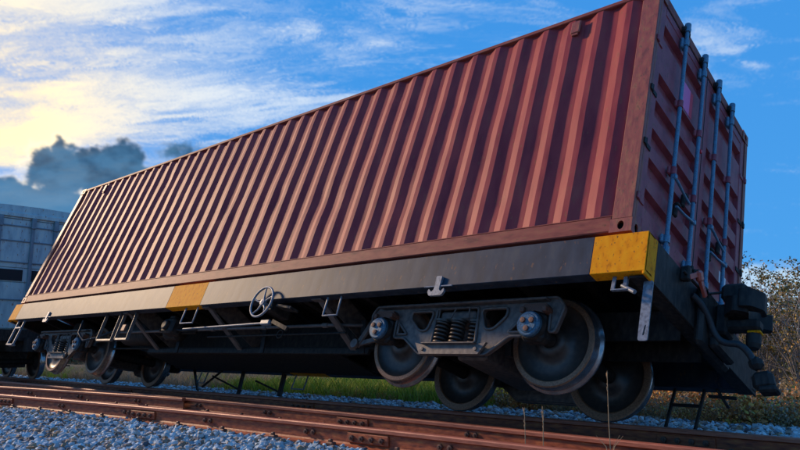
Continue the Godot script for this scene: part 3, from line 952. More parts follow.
	bar(hw, Vector3(12.10, -0.366, -0.03), Vector3(12.10, -0.485, -0.02), 0.012, 0.03, Vector3.RIGHT)
	bar(hw, Vector3(12.18, -0.366, -0.05), Vector3(12.18, -0.46, -0.05), 0.03, 0.03, Vector3.RIGHT)
	bar(hw, Vector3(12.095, -0.485, -0.015), Vector3(12.25, -0.485, -0.015), 0.03, 0.012)
	tube(hw, [Vector3(12.16, -0.44, -0.04), Vector3(12.28, -0.515, 0.0)], 0.016, 8)
	obj("step_bracket", hw, M.galvanised, w, N)
	couplers(w, N)
	# bogies lean less than the body: far wheels on the far rail, near wheels in the air
	var inv := w.transform.affine_inverse()
	for b in [[10.457, 17.3, -1.235], [1.735, 12.5, -1.36]]:
		var phi := deg_to_rad(b[1])
		var pos := Vector3(b[0], 0.153 + 0.42 * cos(phi) + 0.5 * sin(phi), b[2] - 0.42 * sin(phi) + 0.5 * cos(phi))
		make_bogie(w, inv * Transform3D(Basis(Vector3.RIGHT, -phi), pos))

func fittings(w: Node3D, t: Transform3D, far: bool) -> void:
	# rope hooks under the sill
	for x in [1.82, 10.48]:
		var s := mb()
		var pts := [Vector2(-0.03, 0.10), Vector2(0.035, 0.10), Vector2(0.03, -0.03), Vector2(0.055, -0.055), Vector2(0.085, -0.02), Vector2(0.095, -0.05), Vector2(0.07, -0.09), Vector2(-0.07, -0.09), Vector2(-0.095, -0.05), Vector2(-0.085, -0.02), Vector2(-0.05, -0.055), Vector2(-0.025, -0.03)]
		prism(s, rounded(pts, 0.012, 2), Vector3(x, -0.375, 0.0325), Vector3.RIGHT, Vector3.UP, Vector3(0, 0, 0.025))
		tube(s, [Vector3(x - 0.15, -0.372, 0.045), Vector3(x + 0.16, -0.372, 0.045)], 0.008, 6)
		obj("rope_hook", s, M.galvanised, w, t)
	# U-shaped stirrups
	for u in [[6.22, 6.5, -0.585], [8.97, 9.17, -0.575]]:
		var s := mb()
		tube(s, [Vector3(u[0], -0.366, -0.02), Vector3(u[0] + 0.02, u[2], -0.01), Vector3(u[1] + 0.03, u[2], -0.01), Vector3(u[1], -0.366, -0.02)], 0.012, 6)
		obj("stirrup", s, M.galvanised, w, t)
	for u in [] if far else [[3.92, 4.38, -0.80], [4.5, 4.85, -0.79]]:
		var s := mb()
		for q in [u[0], u[1]]:
			bar(s, Vector3(q, -0.366, -0.05), Vector3(q + 0.10, u[2], -0.03), 0.05, 0.012, Vector3.RIGHT)
		bar(s, Vector3(u[0] + 0.10, u[2] + 0.01, -0.03), Vector3(u[1] + 0.10, u[2] + 0.01, -0.03), 0.04, 0.03)
		obj("brake_hanger", s, M.bogie_grey, w, t)
	var p := mb()
	if not far:
		box(p, Vector3(4.72, -0.61, -0.02), Vector3(0.10, 0.10, 0.03), Basis(), 0.006)
		obj("brake_switch_plate", p, M.bolt_rust, w, t)
	# step ladder at one corner of each side
	p = mb()
	for q in [0.36, 0.64]:
		bar(p, Vector3(q, -0.366, -0.03), Vector3(q + 0.09, -0.86, -0.01), 0.035, 0.024, Vector3.RIGHT)
	for y in [-0.52, -0.85]:
		bar(p, Vector3(0.38 + (-y - 0.4) * 0.18, y, -0.016), Vector3(0.66 + (-y - 0.4) * 0.18, y, -0.016), 0.07 if y < -0.8 else 0.035, 0.026)
	obj("step_ladder", p, M.galvanised if not far else M.under_black, w, t)
	# tapering cross bearers from the sill to the girder
	for x in [4.55, 6.66, 8.78]:
		var s := mb()
		if not far:
			bar(s, Vector3(x, -0.355, -0.09), Vector3(x + 0.03, -0.66, -0.72), 0.09, 0.03, Vector3.UP)
		bar(s, Vector3(x, -0.20, -0.09), Vector3(x, -0.45, -0.98), 0.012, 0.24, Vector3.UP)
		bar(s, Vector3(x - 0.08, -0.372, -0.05), Vector3(x + 0.08, -0.372, -0.05), 0.07, 0.012)
		obj("cross_bearer", s, M.bogie_grey, w, t)
	var c := mb()
	if not far:
		bx(c, Vector3(4.3, -0.705, -0.74), Vector3(9.05, -0.645, -0.70))
		obj("truss_bar", c, M.under_black, w, t)
	# slanting pipes and frame under the sill, two thirds along
	if far:
		c = mb()
		bar(c, Vector3(9.35, -0.36, -0.08), Vector3(9.05, -0.72, -0.04), 0.05, 0.03)
		bar(c, Vector3(8.45, -0.36, -0.08), Vector3(8.95, -0.66, -0.04), 0.03, 0.03)
		bar(c, Vector3(7.85, -0.36, -0.06), Vector3(7.8, -0.75, -0.04), 0.05, 0.05, Vector3.RIGHT)
		bar(c, Vector3(7.75, -0.68, -0.04), Vector3(8.75, -0.45, -0.04), 0.03, 0.03)
		bar(c, Vector3(6.75, -0.36, -0.06), Vector3(6.72, -0.72, -0.04), 0.05, 0.07, Vector3.RIGHT)
		bar(c, Vector3(6.75, -0.66, -0.04), Vector3(7.45, -0.50, -0.04), 0.03, 0.03)
		obj("brake_frame", c, M.under_black, w, t)
		c = mb()
		bar(c, Vector3(0.24, -0.36, -0.06), Vector3(0.13, -0.53, -0.04), 0.035, 0.025, Vector3.RIGHT)
		bar(c, Vector3(0.31, -0.43, -0.05), Vector3(0.06, -0.44, -0.05), 0.035, 0.025)
		obj("hose_bracket", c, M.under_black, w, t)

func couplers(w: Node3D, N: Transform3D) -> void:
	for e in [1.0, -1.0]:
		var t := N if e > 0 else N * Transform3D(Basis(Vector3.UP, PI), Vector3(12.27, 0, -2.438))
		# striker casting and draft pocket on the end beam
		var s := mb()
		bx(s, Vector3(12.351, -0.52, -1.55), Vector3(12.42, -0.02, -0.89), 0.03)
		bx(s, Vector3(12.42, -0.50, -1.42), Vector3(12.50, -0.40, -1.02), 0.02)
		obj("draft_pocket", s, M.under_black, w, t)
		# knuckle coupler: shank, head with guard arm, pivoting knuckle
		s = mb()
		bx(s, Vector3(12.42, -0.34, -1.31), Vector3(12.52, -0.08, -1.13), 0.02)
		prism(s, rounded([Vector2(12.50, -1.10), Vector2(12.50, -1.36), Vector2(12.58, -1.46), Vector2(12.74, -1.48), Vector2(12.78, -1.42), Vector2(12.68, -1.36), Vector2(12.66, -1.20), Vector2(12.70, -1.06), Vector2(12.60, -1.00)], 0.03, 3), Vector3(0, -0.20, 0), Vector3.RIGHT, Vector3.BACK, Vector3(0, 0.13, 0))
		bx(s, Vector3(12.47, -0.069, -1.33), Vector3(12.67, 0.08, -1.08), 0.03)
		lathe(s, Vector3(12.66, 0.01, -1.19), Basis(Vector3.FORWARD, PI / 2), [Vector2(0.055, 0.0), Vector2(0.055, 0.03), Vector2(0.03, 0.035), Vector2(0.0, 0.035)], 16)
		obj("coupler_head", s, M.under_black, w, t)
		s = mb()
		prism(s, rounded([Vector2(12.63, -0.99), Vector2(12.73, -1.0), Vector2(12.80, -1.10), Vector2(12.79, -1.22), Vector2(12.74, -1.24), Vector2(12.76, -1.14), Vector2(12.68, -1.10)], 0.03, 3), Vector3(0, -0.17, 0), Vector3.RIGHT, Vector3.BACK, Vector3(0, 0.15, 0))
		lathe(s, Vector3(12.69, -0.021, -1.06), Basis(), [Vector2(0.025, 0.0), Vector2(0.025, 0.03), Vector2(0, 0.035)], 10)
		obj("coupler_knuckle", s, M.under_black, w, t)
		# hoses
		s = mb()
		var cv := Curve3D.new()
		cv.add_point(Vector3(12.36, -0.16, -0.80), Vector3.ZERO, Vector3(0.04, -0.02, -0.05))
		cv.add_point(Vector3(12.45, -0.34, -1.0), Vector3(-0.02, 0.10, 0.06), Vector3(0.03, -0.10, -0.04))
		cv.add_point(Vector3(12.60, -0.46, -1.06), Vector3(-0.08, 0, 0), Vector3(0.06, 0, 0))
		cv.add_point(Vector3(12.74, -0.62, -1.10), Vector3(-0.02, 0.10, 0), Vector3(0.01, -0.06, 0))
		tube(s, Array(cv.tessellate(4)), 0.026, 8)
		obj("air_hose", s, M.rubber, w, t)
		s = mb()
		box(s, Vector3(12.75, -0.60, -1.11), Vector3(0.10, 0.10, 0.09), Basis(Vector3.BACK, 0.3), 0.03)
		box(s, Vector3(12.80, -0.73, -1.13), Vector3(0.15, 0.14, 0.10), Basis(Vector3.BACK, 0.2), 0.03)
		box(s, Vector3(12.84, -0.80, -1.13), Vector3(0.13, 0.05, 0.12), Basis(Vector3.BACK, 0.1), 0.015)
		obj("hose_coupling", s, M.under_black, w, t)
		s = mb()
		bx(s, Vector3(12.66, -0.325, -1.24), Vector3(12.76, -0.305, -1.16), 0.006)
		obj("yellow_stripe", s, M.yellow_paint, w, t)
		s = mb()
		bx(s, Vector3(12.50, -0.30, -1.26), Vector3(12.755, -0.21, -1.14), 0.02)
		lathe(s, Vector3(12.70, -0.45, -1.20), Basis(), [Vector2(0, 0), Vector2(0.04, 0.005), Vector2(0.055, 0.04), Vector2(0.055, 0.12), Vector2(0, 0.12)], 14)
		obj("coupler_carrier", s, M.under_black, w, t)
		# uncoupling gear with a red lever
		s = mb()
		tube(s, [Vector3(12.40, -0.10, -0.50), Vector3(12.40, -0.08, -0.95), Vector3(12.46, 0.0, -1.10), Vector3(12.56, 0.07, -1.16)], 0.012, 6)
		bx(s, Vector3(12.35, -0.14, -0.62), Vector3(12.42, -0.02, -0.56), 0.01)
		bx(s, Vector3(12.35, -0.12, -0.98), Vector3(12.42, -0.02, -0.92), 0.01)
		for k in 5:
			box(s, Vector3(12.37 + 0.012 * k, 0.01 + 0.014 * (k % 2), -0.66 - 0.035 * k), Vector3(0.03, 0.04, 0.03), Basis(Vector3.UP, 0.5 * k), 0.008)
		obj("uncoupling_gear", s, M.under_black, w, t)
		s = mb()
		bar(s, Vector3(12.41, -0.11, -0.59), Vector3(12.43, -0.02, -0.72), 0.025, 0.04)
		bar(s, Vector3(12.43, -0.02, -0.72), Vector3(12.44, -0.15, -0.86), 0.025, 0.045)
		box(s, Vector3(12.435, -0.035, -0.73), Vector3(0.045, 0.09, 0.08), Basis(Vector3.RIGHT, 0.6), 0.015)
		obj("red_lever", s, M.red_lever, w, t)

# ------------------------------------------------------------------ the container (body frame: x 0..12.192, y 0..2.591, z 0..-2.438)
func build_container() -> void:
	var L := 12.192
	var H := 2.591
	var W := 2.438
	var off := Vector3(L / 2, 0, -W / 2)
	var c := thing("shipping_container", "long maroon corrugated shipping container tilted on the flat wagon", "shipping container", body_t * Transform3D(Basis(), off))
	var N := Transform3D(Basis(), -off)
	var F := N * Transform3D(Basis(Vector3.UP, PI), Vector3(L, 0, -W))
	# corrugated sides, a little dented
	var dent := FastNoiseLite.new()
	dent.seed = 90
	dent.frequency = 0.9
	dent.fractal_octaves = 2
	var dent2 := FastNoiseLite.new()
	dent2.seed = 91
	dent2.frequency = 1.3
	dent2.fractal_octaves = 1
	for t in [N, F]:
		var s := mb()
		var x := 0.155
		var n := 40
		var pitch := (L - 0.335) / n
		var xs := []
		for i in n:
			var o := x + i * pitch
			for q in [[0.0, -0.046], [0.056, -0.046], [0.1485, -0.010], [0.2045, -0.010]]:
				xs.append(Vector2(o + q[0] * pitch / 0.297, q[1]))
		xs.append(Vector2(x + n * pitch, -0.046))
		var rows := 22
		for i in xs.size() - 1:
			var p: Vector2 = xs[i]
			var q: Vector2 = xs[i + 1]
			for r in rows:
				var ya := lerpf(0.15, H - 0.058, float(r) / rows)
				var yb := lerpf(0.15, H - 0.058, float(r + 1) / rows)
				var pts := []
				for v in [[p, ya], [q, ya], [q, yb], [p, yb]]:
					var f := clampf(minf(v[1] - 0.15, H - 0.058 - v[1]) * 6.0, 0.0, 1.0)
					pts.append(Vector3(v[0].x + f * 0.004 * dent.get_noise_2d(v[0].x * 2.0 + 40.0, v[1]), v[1], v[0].y + f * (0.008 * dent.get_noise_2d(v[0].x, v[1]) - 0.022 * maxf(0.0, dent2.get_noise_2d(v[0].x, v[1]) - 0.45))))
				face(s, pts, Vector3(-(q.y - p.y), 0, q.x - p.x), 20 + i)
		obj("side_panel", s, M.maroon, c, t)
		s = mb()
		bx(s, Vector3(0.17, 0.012, -0.07), Vector3(L - 0.17, 0.150, -0.004), 0.008)
		bx(s, Vector3(0.17, 0.1505, -0.06), Vector3(L - 0.17, 0.162, -0.0065), 0.003)
		obj("bottom_rail", s, M.maroon_rail, c, t)
		s = mb()
		bx(s, Vector3(0.17, H - 0.062, -0.062), Vector3(L - 0.17, H - 0.012, -0.002), 0.006)
		obj("top_rail", s, M.maroon_rail, c, t)
		# ventilator near the top
		for vx in [11.36, 1.2]:
			s = mb()
			bx(s, Vector3(vx - 0.055, H - 0.26, -0.012), Vector3(vx + 0.045, H - 0.10, 0.012), 0.012)
			bx(s, Vector3(vx - 0.04, H - 0.285, -0.011), Vector3(vx + 0.03, H - 0.262, 0.006), 0.004)
			obj("ventilator", s, M.maroon_rusty, c, t)
	# roof, front wall, floor
	var s2 := mb()
	var nr := 58
	for i in nr:
		var x0 := 0.15 + (L - 0.3) * i / nr
		var pw := (L - 0.3) / nr
		var pr := [Vector2(0, 0.0), Vector2(0.35, 0.0), Vector2(0.5, -0.018), Vector2(0.85, -0.018), Vector2(1.0, 0.0)]
		for k in 4:
			var a: Vector2 = pr[k]
			var b: Vector2 = pr[k + 1]
			face(s2, [Vector3(x0 + a.x * pw, H - 0.02 + a.y, -0.05), Vector3(x0 + b.x * pw, H - 0.02 + b.y, -0.05), Vector3(x0 + b.x * pw, H - 0.02 + b.y, -W + 0.05), Vector3(x0 + a.x * pw, H - 0.02 + a.y, -W + 0.05)], Vector3.UP)
	obj("roof_panel", s2, M.maroon, c, N)
	s2 = mb()
	for i in 9:
		var z0 := -0.10 - (W - 0.2) * i / 9
		var pw := (W - 0.2) / 9
		var pr := [Vector2(0, 0.05), Vector2(0.25, 0.05), Vector2(0.5, 0.012), Vector2(0.75, 0.012), Vector2(1.0, 0.05)]
		for k in 4:
			var a: Vector2 = pr[k]
			var b: Vector2 = pr[k + 1]
			face(s2, [Vector3(a.y, 0.12, z0 - a.x * pw), Vector3(b.y, 0.12, z0 - b.x * pw), Vector3(b.y, H - 0.11, z0 - b.x * pw), Vector3(a.y, H - 0.11, z0 - a.x * pw)], Vector3.LEFT)
	bx(s2, Vector3(0.005, H - 0.11, -W + 0.1), Vector3(0.09, H - 0.005, -0.1))
	bx(s2, Vector3(0.005, 0.012, -W + 0.1), Vector3(0.09, 0.12, -0.1))
	obj("front_wall", s2, M.maroon, c, N)
	s2 = mb()
	bx(s2, Vector3(0.1, 0.11, -W + 0.08), Vector3(L - 0.1, 0.14, -0.08))
	for i in 30:
		bx(s2, Vector3(0.3 + i * 0.395, 0.015, -W + 0.08), Vector3(0.36 + i * 0.395, 0.109, -0.08))
	obj("floor", s2, M.under_black, c, N)
	# corner posts and castings
	for ex in [0, 1]:
		for t in [N, F]:
			var mir: Transform3D = t
			var s := mb()
			# door end lies at x = L on the near side and at x = 0 of the turned side
			var door: bool = (ex == 1) == (t == N)
			var a := Vector3(L - 0.165 if ex == 1 else 0.0, 0.119, -0.10)
			var b := Vector3(L if ex == 1 else 0.155, H - 0.119, 0.0)
			if door:
				var x_in := L - 0.168 if ex == 1 else 0.168
				var sg := 1.0 if ex == 1 else -1.0
				bx(s, Vector3(minf(x_in, x_in + sg * 0.165), 0.119, -0.045), Vector3(maxf(x_in, x_in + sg * 0.165), H - 0.119, -0.0015), 0.005)
				bx(s, Vector3(minf(x_in + sg * 0.10, x_in + sg * 0.165), 0.1195, -0.075), Vector3(maxf(x_in + sg * 0.10, x_in + sg * 0.165), H - 0.1195, -0.0455), 0.004)
			else:
				bx(s, Vector3(0.002 if ex == 0 else L - 0.155, 0.119, -0.10), Vector3(0.155 if ex == 0 else L - 0.002, H - 0.119, -0.0015), 0.02)
			obj("corner_post", s, M.maroon_rusty, c, mir)
			for y in [0.0, H - 0.118]:
				casting(c, mir, ex, y)
			if door:
				for y in [0.34, 0.86, 1.42, 1.98]:
					var h := mb()
					var xx := L if ex == 1 else 0.0
					var sg2 := 1.0 if ex == 1 else -1.0
					box(h, Vector3(xx + sg2 * 0.004, y, -0.045), Vector3(0.014, 0.06, 0.04), Basis(), 0.004)
					lathe(h, Vector3(xx + sg2 * 0.002, y - 0.035, -0.062), Basis(), [Vector2(0, 0), Vector2(0.011, 0), Vector2(0.011, 0.07), Vector2(0, 0.07)], 8)
					box(h, Vector3(xx - sg2 * 0.010, y, -0.12), Vector3(0.010, 0.045, 0.10), Basis(), 0.003)
					obj("hinge", h, M.under_black if y > 0.6 and y < 1.9 else M.door_paint, c, mir)
	# door end
	var dh := mb()
	bx(dh, Vector3(L - 0.12, H - 0.115, -W + 0.17), Vector3(L - 0.006, H - 0.004, -0.17), 0.006)
	obj("door_header", dh, M.maroon_rail, c, N)
	dh = mb()
	bx(dh, Vector3(L - 0.12, 0.006, -W + 0.17), Vector3(L - 0.006, 0.115, -0.17), 0.006)
	obj("door_sill", dh, M.maroon_rail, c, N)
	for d in 2:
		build_door(c, N, d)

func casting(c: Node3D, t: Transform3D, ex: int, y: float) -> void:
	var L := 12.192
	var s := mb()
	var x0 := L - 0.178 if ex == 1 else 0.0
	# side face with the oval hole
	var oval := PackedVector2Array()
	for i in 16:
		var a := TAU * i / 16.0
		oval.append(Vector2(0.089 + 0.026 * cos(a), 0.059 + 0.038 * sin(a)))
	var sq := PackedVector2Array([Vector2(0, 0), Vector2(0.178, 0), Vector2(0.178, 0.118), Vector2(0, 0.118)])
	prism(s, sq, Vector3(x0, y, -0.012), Vector3.RIGHT, Vector3.UP, Vector3(0, 0, 0.0125), [oval])
	# end face with its hole
	var oval2 := PackedVector2Array()
	for i in 16:
		var a := TAU * i / 16.0
		oval2.append(Vector2(-0.081 + 0.030 * cos(a), 0.059 + 0.038 * sin(a)))
	var sq2 := PackedVector2Array([Vector2(-0.0125, 0), Vector2(-0.162, 0), Vector2(-0.162, 0.118), Vector2(-0.0125, 0.118)])
	if ex == 1:
		prism(s, sq2, Vector3(L - 0.012, y, 0), Vector3.BACK, Vector3.UP, Vector3(0.0122, 0, 0), [oval2])
	else:
		prism(s, sq2, Vector3(-0.0002, y, 0), Vector3.BACK, Vector3.UP, Vector3(0.0122, 0, 0), [oval2])
	var xa := x0 + (0.0005 if ex == 1 else 0.0125)
	var xb := x0 + (0.1655 if ex == 1 else 0.1775)
	bx(s, Vector3(xa, y + 0.0005, -0.1615), Vector3(xb, y + 0.012, -0.0125), 0.0)
	bx(s, Vector3(xa, y + 0.106, -0.1615), Vector3(xb, y + 0.1175, -0.0125), 0.0)
	var o := obj("corner_casting", s, M.maroon_rusty, c, t)
	s = mb()
	bx(s, Vector3(xa + 0.01, y + 0.013, -0.15), Vector3(xb - 0.01, y + 0.105, -0.06), 0.0)
	obj("casting_hollow", s, M.dark_hole, o)

func build_door(c: Node3D, N: Transform3D, d: int) -> void:
	var L := 12.192
	var za := -0.078 if d == 0 else -1.223
	var zb := -1.215 if d == 0 else -2.360
	var y0 := 0.118
	var y1 := 2.472
	var door := Node3D.new()
	door.name = "door"
	door.transform = N
	c.add_child(door, true)
	# leaf: frame members and a sheet pressed with wide horizontal recesses
	var s := mb()
	for z in [[za, za - 0.10], [zb + 0.10, zb]]:
		bx(s, Vector3(L - 0.075, y0, z[1]), Vector3(L - 0.014, y1, z[0]), 0.006)
	bx(s, Vector3(L - 0.07, y0, zb + 0.1005), Vector3(L - 0.0145, y0 + 0.10, za - 0.1005), 0.006)
	bx(s, Vector3(L - 0.07, y1 - 0.09, zb + 0.1005), Vector3(L - 0.0145, y1, za - 0.1005), 0.006)
	obj("door_frame", s, M.door_paint, door)
	s = mb()
	var ys := [Vector2(y0 + 0.098, -0.02)]
	for yc in [0.42, 0.72, 1.02, 1.32, 1.62, 2.19]:
		ys.append(Vector2(yc - 0.095, -0.02))
		ys.append(Vector2(yc - 0.060, -0.068))
		ys.append(Vector2(yc + 0.060, -0.068))
		ys.append(Vector2(yc + 0.078, -0.02))
	ys.append(Vector2(y1 - 0.088, -0.02))
	for i in ys.size() - 1:
		var p: Vector2 = ys[i]
		var q: Vector2 = ys[i + 1]
		face(s, [Vector3(L + p.y, p.x, za - 0.10), Vector3(L + p.y, p.x, zb + 0.10), Vector3(L + q.y, q.x, zb + 0.10), Vector3(L + q.y, q.x, za - 0.10)], Vector3(q.x - p.x, p.y - q.y, 0))
	obj("door_panel", s, M.door_paint, door)
	# rubber gasket round the leaf
	s = mb()
	bx(s, Vector3(L - 0.05, y1 + 0.0005, zb), Vector3(L - 0.01, y1 + 0.012, za), 0.003)
	bx(s, Vector3(L - 0.05, y0 - 0.002, za + 0.0005), Vector3(L - 0.012, y1 + 0.01, za + 0.003), 0.0)
	bx(s, Vector3(L - 0.05, y0 - 0.002, zb - 0.003), Vector3(L - 0.012, y1 + 0.01, zb - 0.0005), 0.0)
	obj("gasket", s, M.rubber, door)
	var rods := [-0.54, -1.0] if d == 0 else [-1.40, -1.80]
	for i in 2:
		var z: float = rods[i]
		s = mb()
		tube(s, [Vector3(L + 0.035, 0.03, z), Vector3(L + 0.035, 2.55, z)], 0.0185, 12)
		for y in [0.05, 2.47]:
			tube(s, [Vector3(L + 0.035, y, z), Vector3(L + 0.035, y + 0.1, z)], 0.03, 10)
			box(s, Vector3(L + 0.02, y + (0.02 if y < 1 else 0.08), z - 0.03), Vector3(0.05, 0.045, 0.07), Basis(), 0.008)
		obj("locking_rod", s, M.rod_paint, door)
		for y in [0.22, 0.88, 1.60, 2.33]:
			s = mb()
			box(s, Vector3(L + 0.006, y, z), Vector3(0.03, 0.075 if y < 2 else 0.12, 0.085), Basis(), 0.01)
			tube(s, [Vector3(L + 0.035, y - 0.035, z), Vector3(L + 0.035, y + 0.035, z)], 0.027, 10)
			obj("rod_bracket", s, M.rod_paint if y < 0.5 or y > 2 else M.door_paint, door)
		for y in [0.055, 2.50]:
			s = mb()
			box(s, Vector3(L + 0.012, y, z - 0.02), Vector3(0.05, 0.06, 0.13), Basis(), 0.012)
			obj("cam_keeper", s, M.under_black, door)
		# handle and its catch
		s = mb()
		var hy := 0.80 if i == 0 else 0.62
		var zs := 1.0 if i == 1 else -1.0
		tube(s, [Vector3(L + 0.05, hy + 0.02, z), Vector3(L + 0.058, hy, z + zs * 0.06), Vector3(L + 0.052, hy - 0.02, z + zs * 0.20), Vector3(L + 0.045, hy - 0.03, z + zs * 0.36)], [0.012, 0.013, 0.011, 0.012], 8)
		box(s, Vector3(L + 0.05, hy + 0.02, z), Vector3(0.04, 0.05, 0.04), Basis(), 0.008)
		obj("rod_handle", s, M.rod_paint, door)
		s = mb()
		box(s, Vector3(L + 0.012, hy - 0.03, z + zs * 0.30), Vector3(0.03, 0.12, 0.06), Basis(), 0.01)
		box(s, Vector3(L + 0.03, hy + 0.02, z + zs * 0.30), Vector3(0.04, 0.03, 0.07), Basis(), 0.01)
		obj("handle_catch", s, M.under_black, door)
	if d == 0:
		s = mb()
		bx(s, Vector3(L - 0.0195, 1.73, -0.86), Vector3(L - 0.0185, 2.02, -0.64), 0.0)
		obj("placard", s, M.pink_sticker, door)
		s = mb()
		bx(s, Vector3(L - 0.0195, 1.73, -0.925), Vector3(L - 0.0185, 2.02, -0.8605), 0.0)
		obj("placard_edge", s, M.red_sticker, door)
	else:
		s = mb()
		bx(s, Vector3(L - 0.0195, 0.505, -2.04), Vector3(L - 0.0185, 0.62, -1.86), 0.0)
		obj("white_label", s, M.white_sticker, door)
		for y in [[1.50, 1.54], [0.10, 0.17]]:
			s = mb()
			box(s, Vector3(L + 0.0, (y[0] + y[1]) * 0.5, -1.16), Vector3(0.02, y[1] - y[0], 0.03), Basis(), 0.006)
			obj("door_seal", s, M.red_sticker, door)

# ------------------------------------------------------------------ covered wagon behind
func build_neighbour() -> void:
	var w := thing("covered_wagon", "grey blue covered wagon standing upright behind the tilted one, seen end on", "railway wagon", Transform3D(Basis(Vector3.UP, deg_to_rad(0.0)), Vector3(-8.0, 0.15, -1.0)))
	# local: x = +5.7 is the visible end (world -2.3); z 0 on the track centre; y 0 at rail head
	var xe := 5.7
	var hw := 1.2
	var s := mb()
	bx(s, Vector3(-5.7, 1.10, -hw), Vector3(xe - 0.03, 3.56, hw), 0.01)
	obj("body", s, M.grey_blue, w)
	s = mb()
	prism(s, PackedVector2Array([Vector2(-hw - 0.04, 3.561), Vector2(hw + 0.04, 3.561), Vector2(hw + 0.04, 3.82), Vector2(hw * 0.6, 3.86), Vector2(0, 3.875), Vector2(-hw * 0.6, 3.86), Vector2(-hw - 0.04, 3.82)]), Vector3(-5.72, 0, 0), Vector3.BACK, Vector3.UP, Vector3(11.42, 0, 0))
	obj("roof", s, M.grey_blue, w)
	s = mb()
	bx(s, Vector3(xe + 0.0005, 3.60, -hw), Vector3(xe + 0.05, 3.70, hw), 0.01)
	obj("end_cornice", s, M.grey_blue, w)
	# end sheets between the rails, each its own panel
	var yy := [1.12, 1.75, 2.14, 2.46, 2.58, 3.06, 3.40, 3.555]
	for i in yy.size() - 1:
		s = mb()
		bx(s, Vector3(xe - 0.03, yy[i] + 0.008, -hw + 0.02), Vector3(xe - 0.006, yy[i + 1] - 0.008, hw - 0.02), 0.004)
		obj("end_sheet", s, M.grey_blue, w)
	for z in [-1.15, -0.86, -0.38, 0.11, 0.80, 1.15]:
		s = mb()
		bx(s, Vector3(xe - 0.006, 1.12, z - 0.035), Vector3(xe + 0.045, 3.50, z + 0.035), 0.008)
		bx(s, Vector3(xe - 0.005, 3.36, z - 0.05), Vector3(xe + 0.075, 3.599, z + 0.05), 0.012)
		obj("end_post", s, M.grey_blue_dark, w)
	for z in [[0.24, 0.75], [-0.32, 0.05]]:
		s = mb()
		bx(s, Vector3(xe - 0.005, 2.17, z[0]), Vector3(xe + 0.004, 2.42, z[1]), 0.0)
		obj("vent_opening", s, M.glass_dark, w)
	for y in [1.75, 2.58, 3.06, 3.40]:
		s = mb()
		bx(s, Vector3(xe - 0.005, y - 0.013, -hw), Vector3(xe + 0.02, y + 0.013, hw), 0.004)
		obj("end_rail", s, M.grey_blue_dark, w)
	s = mb()
	bx(s, Vector3(-5.75, 0.85, -hw + 0.1), Vector3(xe + 0.05, 1.10, hw - 0.1), 0.01)
	bx(s, Vector3(-5.6, 0.62, -0.3), Vector3(5.6, 0.849, 0.3), 0.01)
	obj("underframe", s, M.under_black, w)
	s = mb()
	prism(s, rounded([Vector2(5.75, -0.1), Vector2(5.75, 0.1), Vector2(6.0, 0.14), Vector2(6.25, 0.2), Vector2(6.3, 0.1), Vector2(6.15, 0.04), Vector2(6.2, -0.12), Vector2(6.0, -0.16)], 0.03), Vector3(0, 0.62, 0), Vector3.RIGHT, Vector3.BACK, Vector3(0, 0.3, 0))
	obj("coupler_head", s, M.under_black, w)
	for z in [0.75, -0.75]:
		s = mb()
		bar(s, Vector3(5.7, 0.86, z), Vector3(5.7, 0.30, z), 0.05, 0.05, Vector3.RIGHT)
		bar(s, Vector3(5.7, 0.30, z - 0.2), Vector3(5.7, 0.30, z + 0.2), 0.10, 0.03)
		bar(s, Vector3(5.7, 0.86, z + 0.35), Vector3(5.7, 0.30, z + 0.2), 0.04, 0.04, Vector3.RIGHT)
		obj("end_step", s, M.under_black, w)
	for x in [4.0, -4.0]:
		make_bogie(w, Transform3D(Basis(), Vector3(x, 0.39, 0)))

# ------------------------------------------------------------------ plants
func blade_clump(cols: Array, n: int, h0: float, h1: float, spread: float, wid: float) -> SurfaceTool:
	var s := SurfaceTool.new()
	s.begin(Mesh.PRIMITIVE_TRIANGLES)
	for i in n:
		var a := rng.randf() * TAU
		var base := Vector3(cos(a), 0, sin(a)) * rng.randf() * spread
		var lean := Vector3(rng.randf_range(-1, 1), 0, rng.randf_range(-1, 1)) * 0.55
		var h := rng.randf_range(h0, h1)
		var side := Vector3(cos(a + 1.3), 0, sin(a + 1.3)) * wid
		var c: Color = cols[rng.randi() % cols.size()]
		var f := rng.randf_range(0.7, 1.25)
		c = Color(c.r * f, c.g * f, c.b * f)
		var p0 := base
		var p1 := base + Vector3(lean.x * h * 0.35, h * 0.6, lean.z * h * 0.35)
		var p2 := base + Vector3(lean.x * h, h * 0.92, lean.z * h)
		var nn := (p1 - p0).cross(side).normalized()
		for t in [[p0 - side, p0 + side, p1 + side * 0.7], [p0 - side, p1 + side * 0.7, p1 - side * 0.7], [p1 - side * 0.7, p1 + side * 0.7, p2]]:
			for v in t:
				s.set_color(c)
				s.set_normal(nn)
				s.add_vertex(v)
	return s

